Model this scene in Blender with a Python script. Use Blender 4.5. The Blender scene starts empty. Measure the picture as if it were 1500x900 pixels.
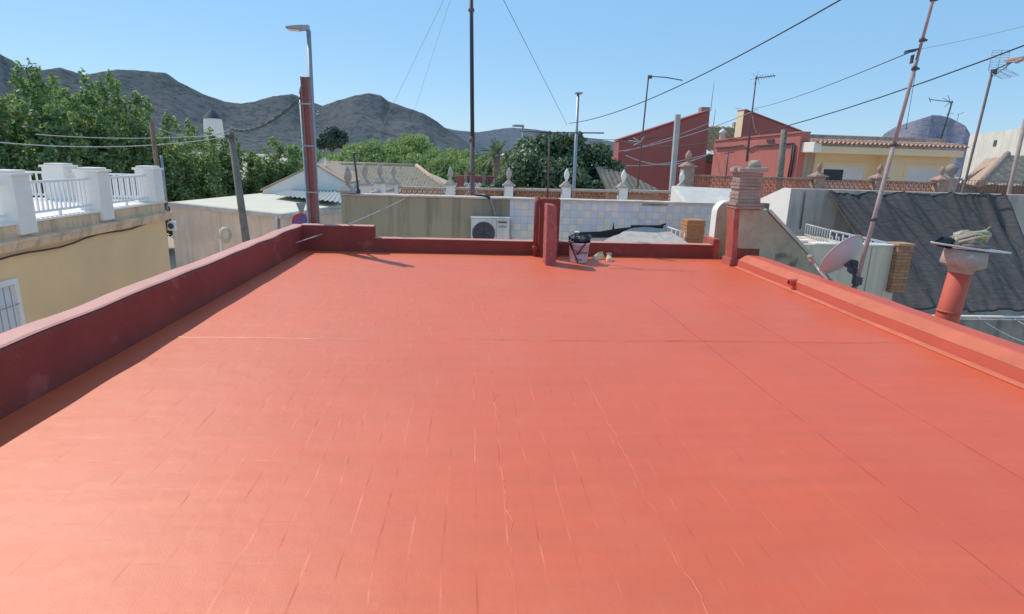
import bpy, bmesh, math, random
import numpy as np
from mathutils import Vector, Matrix, noise as mnoise

random.seed(7)
R = math.radians
scene = bpy.context.scene
COL = scene.collection

# ------------------------------------------------------------------ camera
FPX, CX, CY, EYE = 860.0, 750.0, 450.0, 1.7
YC = Vector((690 - CX, CY - 230, FPX)).normalized()
_yv = (FPX * FPX + (690 - CX) * (645 - CX)) / (CY - 230) + CY
ZC = -Vector((645 - CX, CY - _yv, FPX)).normalized()
XC = -YC.cross(ZC)
if XC[0] < 0:
    XC = -XC


def ray(u, v):
    d = Vector(((u - CX) / FPX, (CY - v) / FPX, 1.0))
    return Vector((d.dot(XC), d.dot(YC), d.dot(ZC)))


def P(u, v, X=None, Y=None, z=None):
    """world point seen at photo position u,v on the plane X=, Y= or z="""
    r = ray(u, v)
    t = (z - EYE) / r.z if z is not None else (Y / r.y if Y is not None else X / r.x)
    return Vector((0, 0, EYE)) + r * t


right = Vector((XC[0], YC[0], ZC[0]))
up = Vector((XC[1], YC[1], ZC[1]))
fwd = Vector((XC[2], YC[2], ZC[2]))
cam_d = bpy.data.cameras.new('camera')
cam = bpy.data.objects.new('camera', cam_d)
COL.objects.link(cam)
cam_d.sensor_fit = 'HORIZONTAL'
cam_d.sensor_width = 36.0
cam_d.lens = 36.0 * FPX / 1500.0
cam_d.clip_start = 0.05
cam_d.clip_end = 20000
m = Matrix.Identity(4)
for i in range(3):
    m[i][0], m[i][1], m[i][2] = right[i], up[i], -fwd[i]
m.translation = (0, 0, EYE)
cam.matrix_world = m
scene.camera = cam

# ------------------------------------------------------------------ light
SUN = Vector((-0.65, 0.60, 1.0)).normalized()
sun_el = math.asin(SUN.z)
sun_az = math.atan2(SUN.x, SUN.y)
sd = bpy.data.lights.new('sun', 'SUN')
sd.energy = 3.5
sd.angle = R(0.53)
sd.color = (1.0, 0.945, 0.87)
so = bpy.data.objects.new('sun', sd)
COL.objects.link(so)
so.rotation_euler = SUN.to_track_quat('Z', 'Y').to_euler()
so.location = (-20, 20, 40)

w = bpy.data.worlds.new('World')
scene.world = w
w.use_nodes = True
wn, wl = w.node_tree.nodes, w.node_tree.links
bg = wn['Background']
sky = wn.new('ShaderNodeTexSky')
sky.sky_type = 'NISHITA'
sky.sun_disc = False
sky.sun_elevation = sun_el
sky.sun_rotation = sun_az
sky.altitude = 0
sky.air_density = 1.0
sky.dust_density = .1
sky.ozone_density = 3.0
hs = wn.new('ShaderNodeHueSaturation')
hs.inputs['Saturation'].default_value = 1.15
hs.inputs['Value'].default_value = 1.0
wl.new(sky.outputs[0], hs.inputs['Color'])
mxs = wn.new('ShaderNodeMix')
mxs.data_type = 'RGBA'
mxs.inputs[0].default_value = .6
mxs.inputs[7].default_value = (1.75, 4.1, 7.2, 1)
wl.new(hs.outputs[0], mxs.inputs[6])
wl.new(mxs.outputs[2], bg.inputs['Color'])
bg.inputs['Strength'].default_value = 0.13

scene.view_settings.view_transform = 'Standard'
scene.view_settings.look = 'None'
scene.view_settings.exposure = 0
scene.view_settings.gamma = 1.2
scene.render.engine = 'CYCLES'
scene.cycles.max_bounces = 6
scene.cycles.transparent_max_bounces = 8


# ------------------------------------------------------------------ materials
class NT:
    def __init__(s, name):
        s.m = bpy.data.materials.new(name)
        s.m.use_nodes = True
        s.n, s.l = s.m.node_tree.nodes, s.m.node_tree.links
        s.b = s.n['Principled BSDF']
        s.tc = s.n.new('ShaderNodeTexCoord')
        s.co = s.tc.outputs['Object']

    def link(s, a, b):
        s.l.new(a, b)

    def val(s, node, key, v):
        if isinstance(v, (int, float)):
            node.inputs[key].default_value = v
        elif isinstance(v, (tuple, list)):
            node.inputs[key].default_value = v if len(v) != 3 or node.inputs[key].type != 'RGBA' else (*v, 1)
        else:
            s.l.new(v, node.inputs[key])

    def mapping(s, scale=(1, 1, 1), loc=(0, 0, 0), rot=(0, 0, 0), vec=None):
        n = s.n.new('ShaderNodeMapping')
        n.inputs['Scale'].default_value = scale
        n.inputs['Location'].default_value = loc
        n.inputs['Rotation'].default_value = rot
        s.l.new(vec or s.co, n.inputs['Vector'])
        return n.outputs[0]

    def noise(s, scale, detail=4, rough=.55, vec=None):
        n = s.n.new('ShaderNodeTexNoise')
        n.inputs['Scale'].default_value = scale
        n.inputs['Detail'].default_value = detail
        n.inputs['Roughness'].default_value = rough
        s.l.new(vec or s.co, n.inputs['Vector'])
        return n.outputs['Fac']

    def ramp(s, fac, stops, const=False):
        n = s.n.new('ShaderNodeValToRGB')
        if const:
            n.color_ramp.interpolation = 'CONSTANT'
        e = n.color_ramp.elements
        while len(e) < len(stops):
            e.new(.5)
        for el, (p, c) in zip(e, stops):
            el.position = p
            el.color = (*c, 1) if isinstance(c, (tuple, list)) else (c, c, c, 1)
        s.l.new(fac, n.inputs[0])
        return n.outputs[0]

    def mix(s, fac, a, b, kind='MIX'):
        n = s.n.new('ShaderNodeMix')
        n.data_type = 'RGBA'
        n.blend_type = kind
        for i, v in ((0, fac), (6, a), (7, b)):
            if isinstance(v, (int, float)):
                n.inputs[i].default_value = v
            elif isinstance(v, (tuple, list)):
                n.inputs[i].default_value = (*v[:3], 1)
            else:
                s.l.new(v, n.inputs[i])
        return n.outputs[2]

    def math(s, op, a, b=0.0, clamp=False):
        n = s.n.new('ShaderNodeMath')
        n.operation = op
        n.use_clamp = clamp
        for i, v in ((0, a), (1, b)):
            if isinstance(v, (int, float)):
                n.inputs[i].default_value = v
            else:
                s.l.new(v, n.inputs[i])
        return n.outputs[0]

    def bump(s, h, strength=.3, dist=.01, prev=None):
        n = s.n.new('ShaderNodeBump')
        n.inputs['Strength'].default_value = strength
        n.inputs['Distance'].default_value = dist
        s.l.new(h, n.inputs['Height'])
        if prev is not None:
            s.l.new(prev, n.inputs['Normal'])
        return n.outputs[0]

    def done(s, color=None, rough=None, normal=None, spec=None, metal=None):
        for k, v in (('Base Color', color), ('Roughness', rough), ('Normal', normal), ('Specular IOR Level', spec), ('Metallic', metal)):
            if v is not None:
                s.val(s.b, k, v)
        return s.m


MATS = {}


def mat(name, base, rough=.85, var=.18, vs=2.5, bump=.25, bs=45, streak=0, streakcol=(.05, .045, .035), patch=None, spec=.3, metal=0, fine=.08):
    """weathered solid surface: broad tone variation, fine speckle, optional run-down streaks and patches"""
    if name in MATS:
        return MATS[name]
    t = NT(name)
    n1 = t.noise(vs, 6, .6)
    lo = tuple(max(0, c * (1 - var)) for c in base)
    hi = tuple(c * (1 + var) for c in base)
    col = t.ramp(n1, [(.3, lo), (.7, hi)])
    if fine:
        n2 = t.noise(bs * 1.7, 3, .7)
        col = t.mix(1.0, col, t.ramp(n2, [(.25, 1 - fine * 2), (.75, 1 + fine)]), 'MULTIPLY')
    if patch:
        n3 = t.noise(patch[2], 5, .65)
        f = t.ramp(n3, [(patch[1], 0.0), (min(1, patch[1] + .08), 1.0)])
        col = t.mix(f, col, patch[0])
    if streak:
        n4 = t.noise(1.0, 5, .6, t.mapping((5, 5, .35)))
        f = t.ramp(n4, [(.48, 0.0), (.68, streak)])
        col = t.mix(f, col, streakcol)
    nb = t.noise(bs, 5, .65)
    t.done(col, rough, t.bump(nb, bump, .02) if bump else None, spec, metal)
    MATS[name] = t.m
    return t.m


M_seam = None
RED = (.50, .085, .055)
M_red = mat('red roof paint', (.57,.08,.04), .62, .08, 1.2, .3, 90, patch=None, fine=.05)
M_redsheen = mat('salmon paint with painted sheen', (.66, .27, .20), .6, .10, 2.0, .3, 40, fine=.05)  # paler salmon puts the sheen of the parapet tops into the colour
M_redlit = mat('dusty sunlit salmon', (.62, .115, .05), .65, .14, 3.0, .4, 50, patch=((.60, .08, .04), .62, 3.5), fine=.06)  # salmon lightened for sun on bevel and fillet, with some dust
M_fadedred = mat('faded red edge', (.42, .075, .05), .75, .3, 5, .4, 40, patch=((.30, .13, .10), .6, 3), fine=.1)
M_redwall = mat('red painted render', (.215, .038, .023), .8, .16, 2.0, .6, 40, streak=.25, streakcol=(.16, .03, .026), patch=((.30, .065, .05), .60, 2.2), fine=.06)  # red darkened so the shade on these faces is in the colour
M_stucco = mat('rough red stucco', (.42, .10, .08), .9, .25, 14, 1.0, 28, fine=.2)
M_yellow = mat('ochre render', (.92,.56,.26), .92, .07, .8, .3, 40, fine=.04)
M_yellowdirty = mat('stained ochre band', (.80,.52,.31), .92, .18, 2.5, .35, 40, streak=.55, streakcol=(.15, .12, .09))
M_white = mat('white paint', (.88, .79, .69), .7, .06, 3, .1, 50, fine=.02)
M_whitemetal = mat('white metal', (.84,.80,.76), .45, .04, 6, 0, 50, fine=0, spec=.5)
M_olive = NT('stained olive render')
if True:
    t = M_olive
    base = t.ramp(t.noise(1.3, 6, .6), [(.3, (.74, .56, .30)), (.7, (.88, .68, .40))])
    st = t.noise(1.0, 5, .65, t.mapping((3.6, 1, .30)))
    sep = t.n.new('ShaderNodeSeparateXYZ')
    t.link(t.co, sep.inputs[0])
    hgt = t.ramp(t.math('MULTIPLY_ADD', sep.outputs['Z'], .9), [(.0, 0.0), (.6, 1.0)])
    hgt = t.ramp(sep.outputs['Z'], [(.0, 0.0), (.3, .15), (.85, 1.0)])
    f = t.math('MULTIPLY', t.ramp(st, [(.50, 0.0), (.74, .85)]), hgt)
    c = t.mix(f, base, (.075, .06, .04))
    f2 = t.ramp(sep.outputs['Z'], [(.72, 0.0), (.93, .55)])
    c = t.mix(f2, c, (.12, .10, .07))
    # dirty band on the right, where the pipe and the air conditioner are
    fx = t.math('MULTIPLY', t.ramp(t.math('MULTIPLY', sep.outputs['X'], .25), [(.62, 0.0), (.78, .6)]), t.ramp(t.noise(2.2, 5), [(.3, .4), (.7, 1.0)]))
    c = t.mix(fx, c, (.08, .065, .055))
    t.done(c, .93, t.bump(t.noise(35, 5), .4, .02), .2)
    M_olive = t.m
M_beige = mat('beige render', (.82,.56,.38), .92, .14, 1.2, .3, 30, streak=.3, streakcol=(.3, .24, .17))
M_cream = mat('cream roof coating', (.70, .63, .47), .85, .06, 1.0, .15, 20, fine=.03)
M_greyroof = mat('grey fibre cement sheet', (.30, .33, .32), .85, .12, 1.5, .1, 20)
M_concrete = mat('grey cement render', (.46,.33,.205), .95, .28, 2.6, .5, 30, patch=((.13, .12, .085), .58, 1.8), fine=.1)
M_conclight = mat('pale cement', (.60,.52,.42), .95, .22, 3.5, .5, 30, fine=.1)
M_greywall = mat('grey stained wall', (.56,.44,.35), .95, .22, 1.1, .4, 30, streak=.5, streakcol=(.10, .09, .08))
M_darkwall = mat('dark weathered wall', (.32,.25,.20), .95, .3, 2.4, .5, 30, streak=.6)
M_patio = mat('patio cream render', (.74,.55,.38), .92, .10, 1.6, .3, 35, streak=.3)
M_brick = mat('old brick', (.36,.13,.07), .92, .3, 9, .6, 60, fine=.15)
M_brickdark = mat('weathered dark brick', (.37,.235,.175), .95, .3, 7, .7, 50, fine=.15)
M_mortar = mat('mortar', (.35, .29, .22), .95, .2, 12, .5, 60)
M_orangebrick = mat('orange brick', (.52,.20,.08), .9, .2, 14, .4, 60)
M_terra = mat('terracotta lattice', (.46,.17,.09), .9, .25, 6, .3, 50)
M_terralight = mat('pale terracotta', (.42, .25, .18), .9, .25, 5, .3, 50)
M_stonegrey = mat('grey cast stone', (.44,.35,.29), .92, .2, 8, .4, 50)
M_tanroof = mat('tan roof tile', (.58,.43,.27), .92, .2, 3, .3, 20, patch=((.22, .18, .13), .6, 5))
M_brownroof = mat('brown roof tile', (.46, .31, .21), .92, .22, 3, .3, 20)
M_pinktile = mat('pink clay tile', (.52, .29, .21), .9, .22, 9, .3, 30)
M_crimson = mat('dark red facade', (.36,.088,.07), .92, .08, .5, .2, 20, fine=.03, streak=.12)
M_pinkwall = mat('pink facade', (.58,.15,.115), .92, .08, .5, .2, 20, fine=.03, streak=.15)
M_yel2 = mat('soft yellow facade', (.84,.65,.38), .92, .06, .5, .2, 20, fine=.03)
M_greyrender = mat('grey brown parapet', (.46,.35,.27), .93, .2, .8, .3, 15, streak=.5)
M_steel = mat('galvanised steel', (.32, .33, .34), .5, .12, 5, 0, 50, metal=.6, fine=.05)
M_dark = mat('dark metal', (.055, .055, .06), .55, .2, 8, 0, 50)
M_navy = mat('dark blue painted steel', (.035, .04, .06), .5, .15, 6, 0, 50)
M_rust = mat('rusty mast', (.13, .085, .075), .75, .3, 6, .1, 50)
M_rustpole = mat('pale rusty pipe', (.36, .25, .215), .7, .22, 7, .1, 50)
M_redpost = mat('red brown steel post', (.28, .12, .095), .7, .15, 5, .1, 50)
M_wood = mat('weathered timber pole', (.20, .16, .125), .95, .3, 6, .5, 30)
M_brownwood = mat('brown timber pole', (.22, .13, .08), .95, .3, 6, .5, 30)
M_cable = mat('black cable', (.03, .03, .033), .6, .1, 5, 0, 50, fine=0)
M_wirelight = mat('pale wire', (.42, .42, .40), .6, .1, 5, 0, 50, fine=0)
M_black = mat('black rubber', (.014, .014, .017), .45, .2, 20, 0, 60)
M_glass = mat('dark glass', (.03, .035, .04), .12, .1, 3, 0, 50, spec=.6)
M_shutter = mat('white shutter', (.74,.72,.70), .6, .05, 3, 0, 50, fine=0)
M_ac = mat('aged white casing', (.80,.74,.64), .6, .10, 6, .05, 40, streak=.25, streakcol=(.25, .22, .18))
M_fan = mat('fan grille', (.13,.12,.125), .5, .2, 20, 0, 40)
M_signred = mat('sign red', (.50, .05, .05), .5, .08, 5, 0, 50)
M_signblue = mat('sign blue', (.06, .10, .38), .5, .08, 5, 0, 50)
M_bucket = mat('white bucket plastic', (.66, .60, .64), .45, .06, 6, 0, 50, spec=.5)
M_ink = mat('black marker ink', (.03, .025, .05), .6, .2, 9, 0, 50)
M_shoe = mat('tan canvas', (.74,.56,.30), .9, .25, 30, .6, 90)
M_sole = mat('pale rubber sole', (.62,.54,.40), .8, .15, 20, .2, 60)
M_dish = mat('pale dish paint', (.52, .47, .46), .6, .07, 3, 0, 50, patch=((.40, .25, .14), .66, 3))
M_marble = mat('pale marble slab', (.62, .58, .54), .5, .12, 5, .05, 30)
M_capcem = mat('cement cap', (.40,.32,.25), .95, .2, 9, .6, 60)
M_cloth = mat('straw coloured cloth', (.42, .35, .25), .95, .22, 14, .5, 60)
M_greenyellow = mat('yellow green rag', (.36, .34, .09), .9, .3, 20, .4, 60)
M_trunk = mat('bark', (.10, .08, .06), .95, .3, 6, .7, 25)
M_asphalt = mat('asphalt', (.30,.28,.25), .95, .2, 3, .3, 60)
M_pave = mat('pavement', (.60,.56,.50), .95, .12, 3, .3, 30)
M_earth = mat('dry earth', (.46,.38,.28), .97, .3, .05, 0, 30)
M_roadpaint = mat('road paint', (.72, .72, .70), .8, .1, 5, 0, 40)
M_canopy = mat('pale corrugated sheet', (.46, .41, .35), .8, .15, 3, .1, 30, streak=.3)
M_slate = mat('dark slate cone', (.045, .05, .065), .8, .1, 3, 0, 20)
M_palefarroof = mat('far white roof', (.78, .78, .78), .7, .05, 1, 0, 20)


def deck_material():
    t = NT('red waterproofing over tiles')
    # broad tone
    col = t.ramp(t.noise(.7, 5, .6), [(.3, (.66, .058, .006)), (.7, (.73, .067, .009))])
    roll = t.noise(1.0, 4, .6, t.mapping((.9, 9, 1)))
    col = t.mix(1.0, col, t.ramp(roll, [(.3, .93), (.7, 1.05)]), 'MULTIPLY')
    dust = t.ramp(t.noise(1.1, 7, .68), [(.50, 0.0), (.72, .10)])
    col = t.mix(dust, col, (.62, .25, .15))
    scuff = t.ramp(t.noise(1.0, 4, .7, t.mapping((2.2, 9, 1), rot=(0, 0, R(8)))), [(.64, 0.0), (.72, .22)])
    col = t.mix(scuff, col, (.36, .06, .02))
    grain = t.noise(260, 2, .6)
    col = t.mix(1.0, col, t.ramp(grain, [(.3, .91), (.7, 1.06)]), 'MULTIPLY')
    # tiles under the paint: rows along Y whose heights drift, so their joints read as broken dashes
    warp = t.n.new('ShaderNodeTexNoise')
    warp.inputs['Scale'].default_value = 1.3
    warp.inputs['Detail'].default_value = 2
    t.link(t.co, warp.inputs['Vector'])
    vm = t.n.new('ShaderNodeVectorMath')
    vm.operation = 'MULTIPLY_ADD'
    t.link(warp.outputs['Color'], vm.inputs[0])
    vm.inputs[1].default_value = (.05, .07, 0)
    t.link(t.co, vm.inputs[2])
    sp = t.n.new('ShaderNodeSeparateXYZ')
    t.link(vm.outputs[0], sp.inputs[0])

    def strips(ax, other, width, k, seed, edge):
        c_ = t.math('DIVIDE', sp.outputs[ax], width)
        cell = t.math('FLOOR', c_)
        mr = t.n.new('ShaderNodeMapRange')
        mr.interpolation_type = 'SMOOTHSTEP'
        mr.inputs['From Min'].default_value = 1 - edge
        t.link(t.math('FRACT', c_), mr.inputs['Value'])
        hh = []
        for o_ in (0, 1):
            cb_ = t.n.new('ShaderNodeCombineXYZ')
            t.link(t.math('MULTIPLY', t.math('ADD', cell, float(o_)), 7.31), cb_.inputs[0])
            t.link(t.math('MULTIPLY', sp.outputs[other], k), cb_.inputs[1])
            cb_.inputs[2].default_value = seed
            hh.append(t.ramp(t.noise(1.0, 1, .5, cb_.outputs[0]), [(.44, 0.0), (.72, 1.0)]))
        return t.mix(mr.outputs['Result'], hh[0], hh[1])
    hx = strips('X', 'Y', .145, 4.3, 0.0, .075)
    hy = strips('Y', 'X', .29, 4.0, 4.0, .035)
    n1 = t.bump(hx, 1.0, .0019)
    n2 = t.bump(hy, 1.0, .0010, n1)
    n3 = t.bump(t.noise(2.0, 4, .6), .25, .03, n2)
    n4 = t.bump(t.noise(140, 3, .7), .22, .006, n3)
    t.done(col, .55, n4, 1.0)
    t.b.inputs['IOR'].default_value = 1.6
    t.b.inputs['Specular Tint'].default_value = (1, .76, .58, 1)
    return t.m


M_deck = deck_material()
M_seam = mat('darker red lap', (.50, .055, .03), .8, .2, 8, .2, 50)  # slightly darker red than the deck, for the two straight seams


def tile_wall_material():
    t = NT('checked blue and cream ceramic tiles')
    sep = t.n.new('ShaderNodeSeparateXYZ')
    t.link(t.co, sep.inputs[0])
    S = .147
    fx = t.math('FLOOR', t.math('DIVIDE', sep.outputs['X'], S))
    fz = t.math('FLOOR', t.math('DIVIDE', sep.outputs['Z'], S))
    par = t.math('ABSOLUTE', t.math('MODULO', t.math('ADD', fx, fz), 2.0))
    cmb = t.n.new('ShaderNodeCombineXYZ')
    t.link(fx, cmb.inputs[0])
    t.link(fz, cmb.inputs[1])
    wn_ = t.n.new('ShaderNodeTexWhiteNoise')
    wn_.noise_dimensions = '2D'
    t.link(cmb.outputs[0], wn_.inputs['Vector'])
    k = t.math('ADD', t.math('MULTIPLY', par, .42), t.math('MULTIPLY', wn_.outputs['Value'], .58))
    isblue = t.math('GREATER_THAN', k, .5)
    cream = t.ramp(wn_.outputs['Value'], [(0, (.84, .73, .57)), (1, (.90, .78, .60))])
    blue = t.ramp(wn_.outputs['Value'], [(0, (.64, .645, .635)), (1, (.71, .705, .69))])
    c = t.mix(isblue, cream, blue)
    gx = t.math('ABSOLUTE', t.math('SUBTRACT', t.math('FRACT', t.math('DIVIDE', sep.outputs['X'], S)), .5))
    gz = t.math('ABSOLUTE', t.math('SUBTRACT', t.math('FRACT', t.math('DIVIDE', sep.outputs['Z'], S)), .5))
    g = t.math('GREATER_THAN', t.math('MAXIMUM', gx, gz), .478)
    c = t.mix(g, c, (.46, .44, .40))
    dirt = t.ramp(t.noise(2.0, 5, .6), [(.35, .86), (.7, 1.05)])
    c = t.mix(1.0, c, dirt, 'MULTIPLY')
    t.done(c, t.ramp(t.noise(8, 2), [(.3, .25), (.7, .45)]), None, .4)
    return t.m


M_tilewall = tile_wall_material()


def brick_material(name, c1, c2, mortar, w_, h_):
    t = NT(name)
    sep = t.n.new('ShaderNodeSeparateXYZ')
    t.link(t.co, sep.inputs[0])
    cmb = t.n.new('ShaderNodeCombineXYZ')
    t.link(t.math('ADD', sep.outputs['X'], sep.outputs['Y']), cmb.inputs[0])
    t.link(sep.outputs['Z'], cmb.inputs[1])
    br = t.n.new('ShaderNodeTexBrick')
    br.inputs['Color1'].default_value = (*c1, 1)
    br.inputs['Color2'].default_value = (*c2, 1)
    br.inputs['Mortar'].default_value = (*mortar, 1)
    br.inputs['Scale'].default_value = 1
    br.inputs['Brick Width'].default_value = w_
    br.inputs['Row Height'].default_value = h_
    br.inputs['Mortar Size'].default_value = .008
    t.link(cmb.outputs[0], br.inputs['Vector'])
    c = t.mix(1.0, br.outputs['Color'], t.ramp(t.noise(12, 4), [(.3, .8), (.7, 1.15)]), 'MULTIPLY')
    t.done(c, .92, t.bump(br.outputs['Fac'], -.5, .01), .2)
    return t.m


M_brickwall = brick_material('facing brick', (.36, .13, .055), (.45, .19, .085), (.16, .10, .07), .22, .062)


def foliage(name, dark, mid, light, scale=1.2, transl=.35):
    t = NT(name)
    g = t.n.new('ShaderNodeNewGeometry')
    r_ = g.outputs['Random Per Island']
    n = t.noise(scale, 3, .6)
    f = t.math('ADD', t.math('MULTIPLY', r_, .55), t.math('MULTIPLY', n, .5))
    c = t.ramp(f, [(.22, dark), (.5, mid), (.85, light)])
    t.done(c, .55, None, .35)
    tr = t.n.new('ShaderNodeBsdfTranslucent')
    t.link(t.mix(1.0, c, (1.25, 1.3, .6), 'MULTIPLY'), tr.inputs['Color'])
    mx = t.n.new('ShaderNodeMixShader')
    mx.inputs[0].default_value = transl
    t.link(t.b.outputs[0], mx.inputs[1])
    t.link(tr.outputs[0], mx.inputs[2])
    t.link(mx.outputs[0], t.n['Material Output'].inputs['Surface'])
    return t.m


M_leafA = foliage('plane tree leaves', (.05, .09, .036), (.125, .205, .075), (.30, .41, .18), 1.3, .45)
M_leafB = foliage('glossy dark leaves', (.022, .042, .024), (.065, .11, .05), (.22, .29, .14), 1.0, .25)
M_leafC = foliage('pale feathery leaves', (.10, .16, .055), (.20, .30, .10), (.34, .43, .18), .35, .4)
M_leafD = foliage('dusky pine needles', (.020, .036, .028), (.036, .060, .042), (.07, .10, .07), .5, .2)
M_leafE = foliage('palm fronds', (.05, .08, .035), (.10, .14, .07), (.20, .24, .13), .8, .3)


def hill_material(name, lo, hi, dots, sc):  # bluish grey tones put aerial haze into the hill colours
    t = NT(name)
    c = t.ramp(t.noise(.006 * sc, 6, .6), [(.3, lo), (.7, hi)])
    v = t.noise(.06 * sc, 6, .75)
    c = t.mix(t.ramp(v, [(.48, 0.0), (.62, .8)]), c, dots)
    v2 = t.n.new('ShaderNodeTexVoronoi')
    v2.inputs['Scale'].default_value = .085 * sc
    t.link(t.co, v2.inputs['Vector'])
    c = t.mix(t.ramp(v2.outputs['Distance'], [(.16, .8), (.36, 0.0)]), c, t.mix(t.ramp(t.noise(.02 * sc, 4, .7), [(.40, 0.0), (.60, 1.0)]), c, tuple(k * .6 for k in dots)))
    t.done(c, 1.0, t.bump(t.noise(.025 * sc, 6, .7), .5, 9), 0)
    return t.m


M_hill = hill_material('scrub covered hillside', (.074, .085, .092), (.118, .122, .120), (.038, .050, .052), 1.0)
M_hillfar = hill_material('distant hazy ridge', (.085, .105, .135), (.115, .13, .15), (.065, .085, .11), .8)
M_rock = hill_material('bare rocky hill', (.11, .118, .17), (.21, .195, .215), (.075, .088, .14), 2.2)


def net_material():
    t = NT('black woven shade net')
    wv = t.noise(1.0, 3, .7, t.mapping((3, 3, 170)))
    wv2 = t.noise(1.0, 3, .7, t.mapping((4, 25, 25), rot=(R(20), 0, 0)))
    c = t.ramp(wv, [(.3, (.024, .022, .022)), (.7, (.085, .077, .075))])
    c = t.mix(1.0, c, t.ramp(wv2, [(.3, .75), (.7, 1.25)]), 'MULTIPLY')
    t.done(c, .9, t.bump(wv, .4, .004), .08)
    tp = t.n.new('ShaderNodeBsdfTransparent')
    mx = t.n.new('ShaderNodeMixShader')
    mx.inputs[0].default_value = .05
    t.link(t.b.outputs[0], mx.inputs[1])
    t.link(tp.outputs[0], mx.inputs[2])
    t.link(mx.outputs[0], t.n['Material Output'].inputs['Surface'])
    return t.m


M_net = net_material()


# ------------------------------------------------------------------ mesh building
def wloc(o):
    v = Vector((0, 0, 0))
    while o is not None:
        v += o.location
        o = o.parent
    return v


class MB:
    def __init__(s):
        s.v, s.f, s.sm = [], [], []

    def add(s, verts, faces, smooth=False):
        k = len(s.v)
        s.v += [tuple(p) for p in verts]
        for f in faces:
            s.f.append(tuple(i + k for i in f))
            s.sm.append(smooth)
        return s

    def box(s, x0, x1, y0, y1, z0, z1):
        v = [(x, y, z) for z in (z0, z1) for y in (y0, y1) for x in (x0, x1)]
        return s.add(v, [(0, 2, 3, 1), (4, 5, 7, 6), (0, 1, 5, 4), (2, 6, 7, 3), (0, 4, 6, 2), (1, 3, 7, 5)])

    def obox(s, c, ax, ay, az):
        """box by centre and three half-axis vectors"""
        c, ax, ay, az = Vector(c), Vector(ax), Vector(ay), Vector(az)
        v = [c + ax * i + ay * j + az * k for k in (-1, 1) for j in (-1, 1) for i in (-1, 1)]
        return s.add(v, [(0, 2, 3, 1), (4, 5, 7, 6), (0, 1, 5, 4), (2, 6, 7, 3), (0, 4, 6, 2), (1, 3, 7, 5)])

    def prism(s, poly, ext):
        n = len(poly)
        poly = [Vector(p) for p in poly]
        ext = Vector(ext)
        v = poly + [p + ext for p in poly]
        f = [tuple(range(n))[::-1], tuple(range(n, 2 * n))]
        f += [(i, (i + 1) % n, n + (i + 1) % n, n + i) for i in range(n)]
        return s.add(v, f)

    def tube(s, pts, r, n=8, cap=True, smooth=True):
        pts = [Vector(p) for p in pts]
        rs = r if isinstance(r, (list, tuple)) else [r] * len(pts)
        vv, ff = [], []
        prev = None
        for i, p in enumerate(pts):
            d = (pts[min(i + 1, len(pts) - 1)] - pts[max(i - 1, 0)])
            d = d.normalized() if d.length > 1e-9 else Vector((0, 0, 1))
            if prev is None:
                a = d.orthogonal().normalized()
            else:
                a = prev - d * prev.dot(d)
                a = a.normalized() if a.length > 1e-6 else d.orthogonal().normalized()
            prev = a
            b = d.cross(a)
            for k in range(n):
                an = 2 * math.pi * k / n
                vv.append(p + (a * math.cos(an) + b * math.sin(an)) * rs[i])
        for i in range(len(pts) - 1):
            for k in range(n):
                ff.append((i * n + k, i * n + (k + 1) % n, (i + 1) * n + (k + 1) % n, (i + 1) * n + k))
        s.add(vv, ff, smooth)
        if cap:
            m_ = len(pts) - 1
            k0 = len(s.v) - len(vv)
            s.f.append(tuple(k0 + k for k in range(n))[::-1])
            s.f.append(tuple(k0 + m_ * n + k for k in range(n)))
            s.sm += [False, False]
        return s

    def lathe(s, c, prof, n=20, axis=(0, 0, 1), smooth=True, close=True):
        c = Vector(c)
        ax = Vector(axis).normalized()
        a = ax.orthogonal().normalized()
        b = ax.cross(a)
        vv, ff = [], []
        for r, h in prof:
            for k in range(n):
                an = 2 * math.pi * k / n
                vv.append(c + ax * h + (a * math.cos(an) + b * math.sin(an)) * r)
        for i in range(len(prof) - 1):
            for k in range(n):
                ff.append((i * n + k, i * n + (k + 1) % n, (i + 1) * n + (k + 1) % n, (i + 1) * n + k))
        s.add(vv, ff, smooth)
        if close:
            k0 = len(s.v) - len(vv)
            s.f.append(tuple(k0 + k for k in range(n))[::-1])
            s.f.append(tuple(k0 + (len(prof) - 1) * n + k for k in range(n)))
            s.sm += [False, False]
        return s

    def build(s, name, material, parent=None, origin=None, bevel=0.0):
        o0 = wloc(parent) if parent is not None else Vector(origin or (0, 0, 0))
        me = bpy.data.meshes.new(name)
        me.from_pydata([(p[0] - o0.x, p[1] - o0.y, p[2] - o0.z) for p in s.v], [], s.f)
        me.polygons.foreach_set('use_smooth', s.sm)
        me.materials.append(material)
        bm = bmesh.new()
        bm.from_mesh(me)
        bmesh.ops.recalc_face_normals(bm, faces=bm.faces)
        bm.to_mesh(me)
        bm.free()
        me.update()
        o = bpy.data.objects.new(name, me)
        COL.objects.link(o)
        if parent is not None:
            o.parent = parent
        else:
            o.location = o0
        if bevel:
            md = o.modifiers.new('bevel', 'BEVEL')
            md.width = bevel
            md.segments = 2
            md.limit_method = 'ANGLE'
            md.angle_limit = R(40)
        return o


def tag(o, label=None, cat=None, group=None, kind=None):
    for k, v in (('label', label), ('category', cat), ('group', group), ('kind', kind)):
        if v:
            o[k] = v
    return o


def thing(name, label, cat, loc=(0, 0, 0), group=None):
    o = bpy.data.objects.new(name, None)
    COL.objects.link(o)
    o.empty_display_size = .1
    o.location = loc
    return tag(o, label, cat, group)


def struct(o):
    return tag(o, kind='structure')


def copy_tree(o, parent=None):
    c = o.copy()
    COL.objects.link(c)
    c.parent = parent
    for ch in list(o.children):
        copy_tree(ch, c)
    return c


def lerp(a, b, t_):
    return Vector(a) * (1 - t_) + Vector(b) * t_


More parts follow.
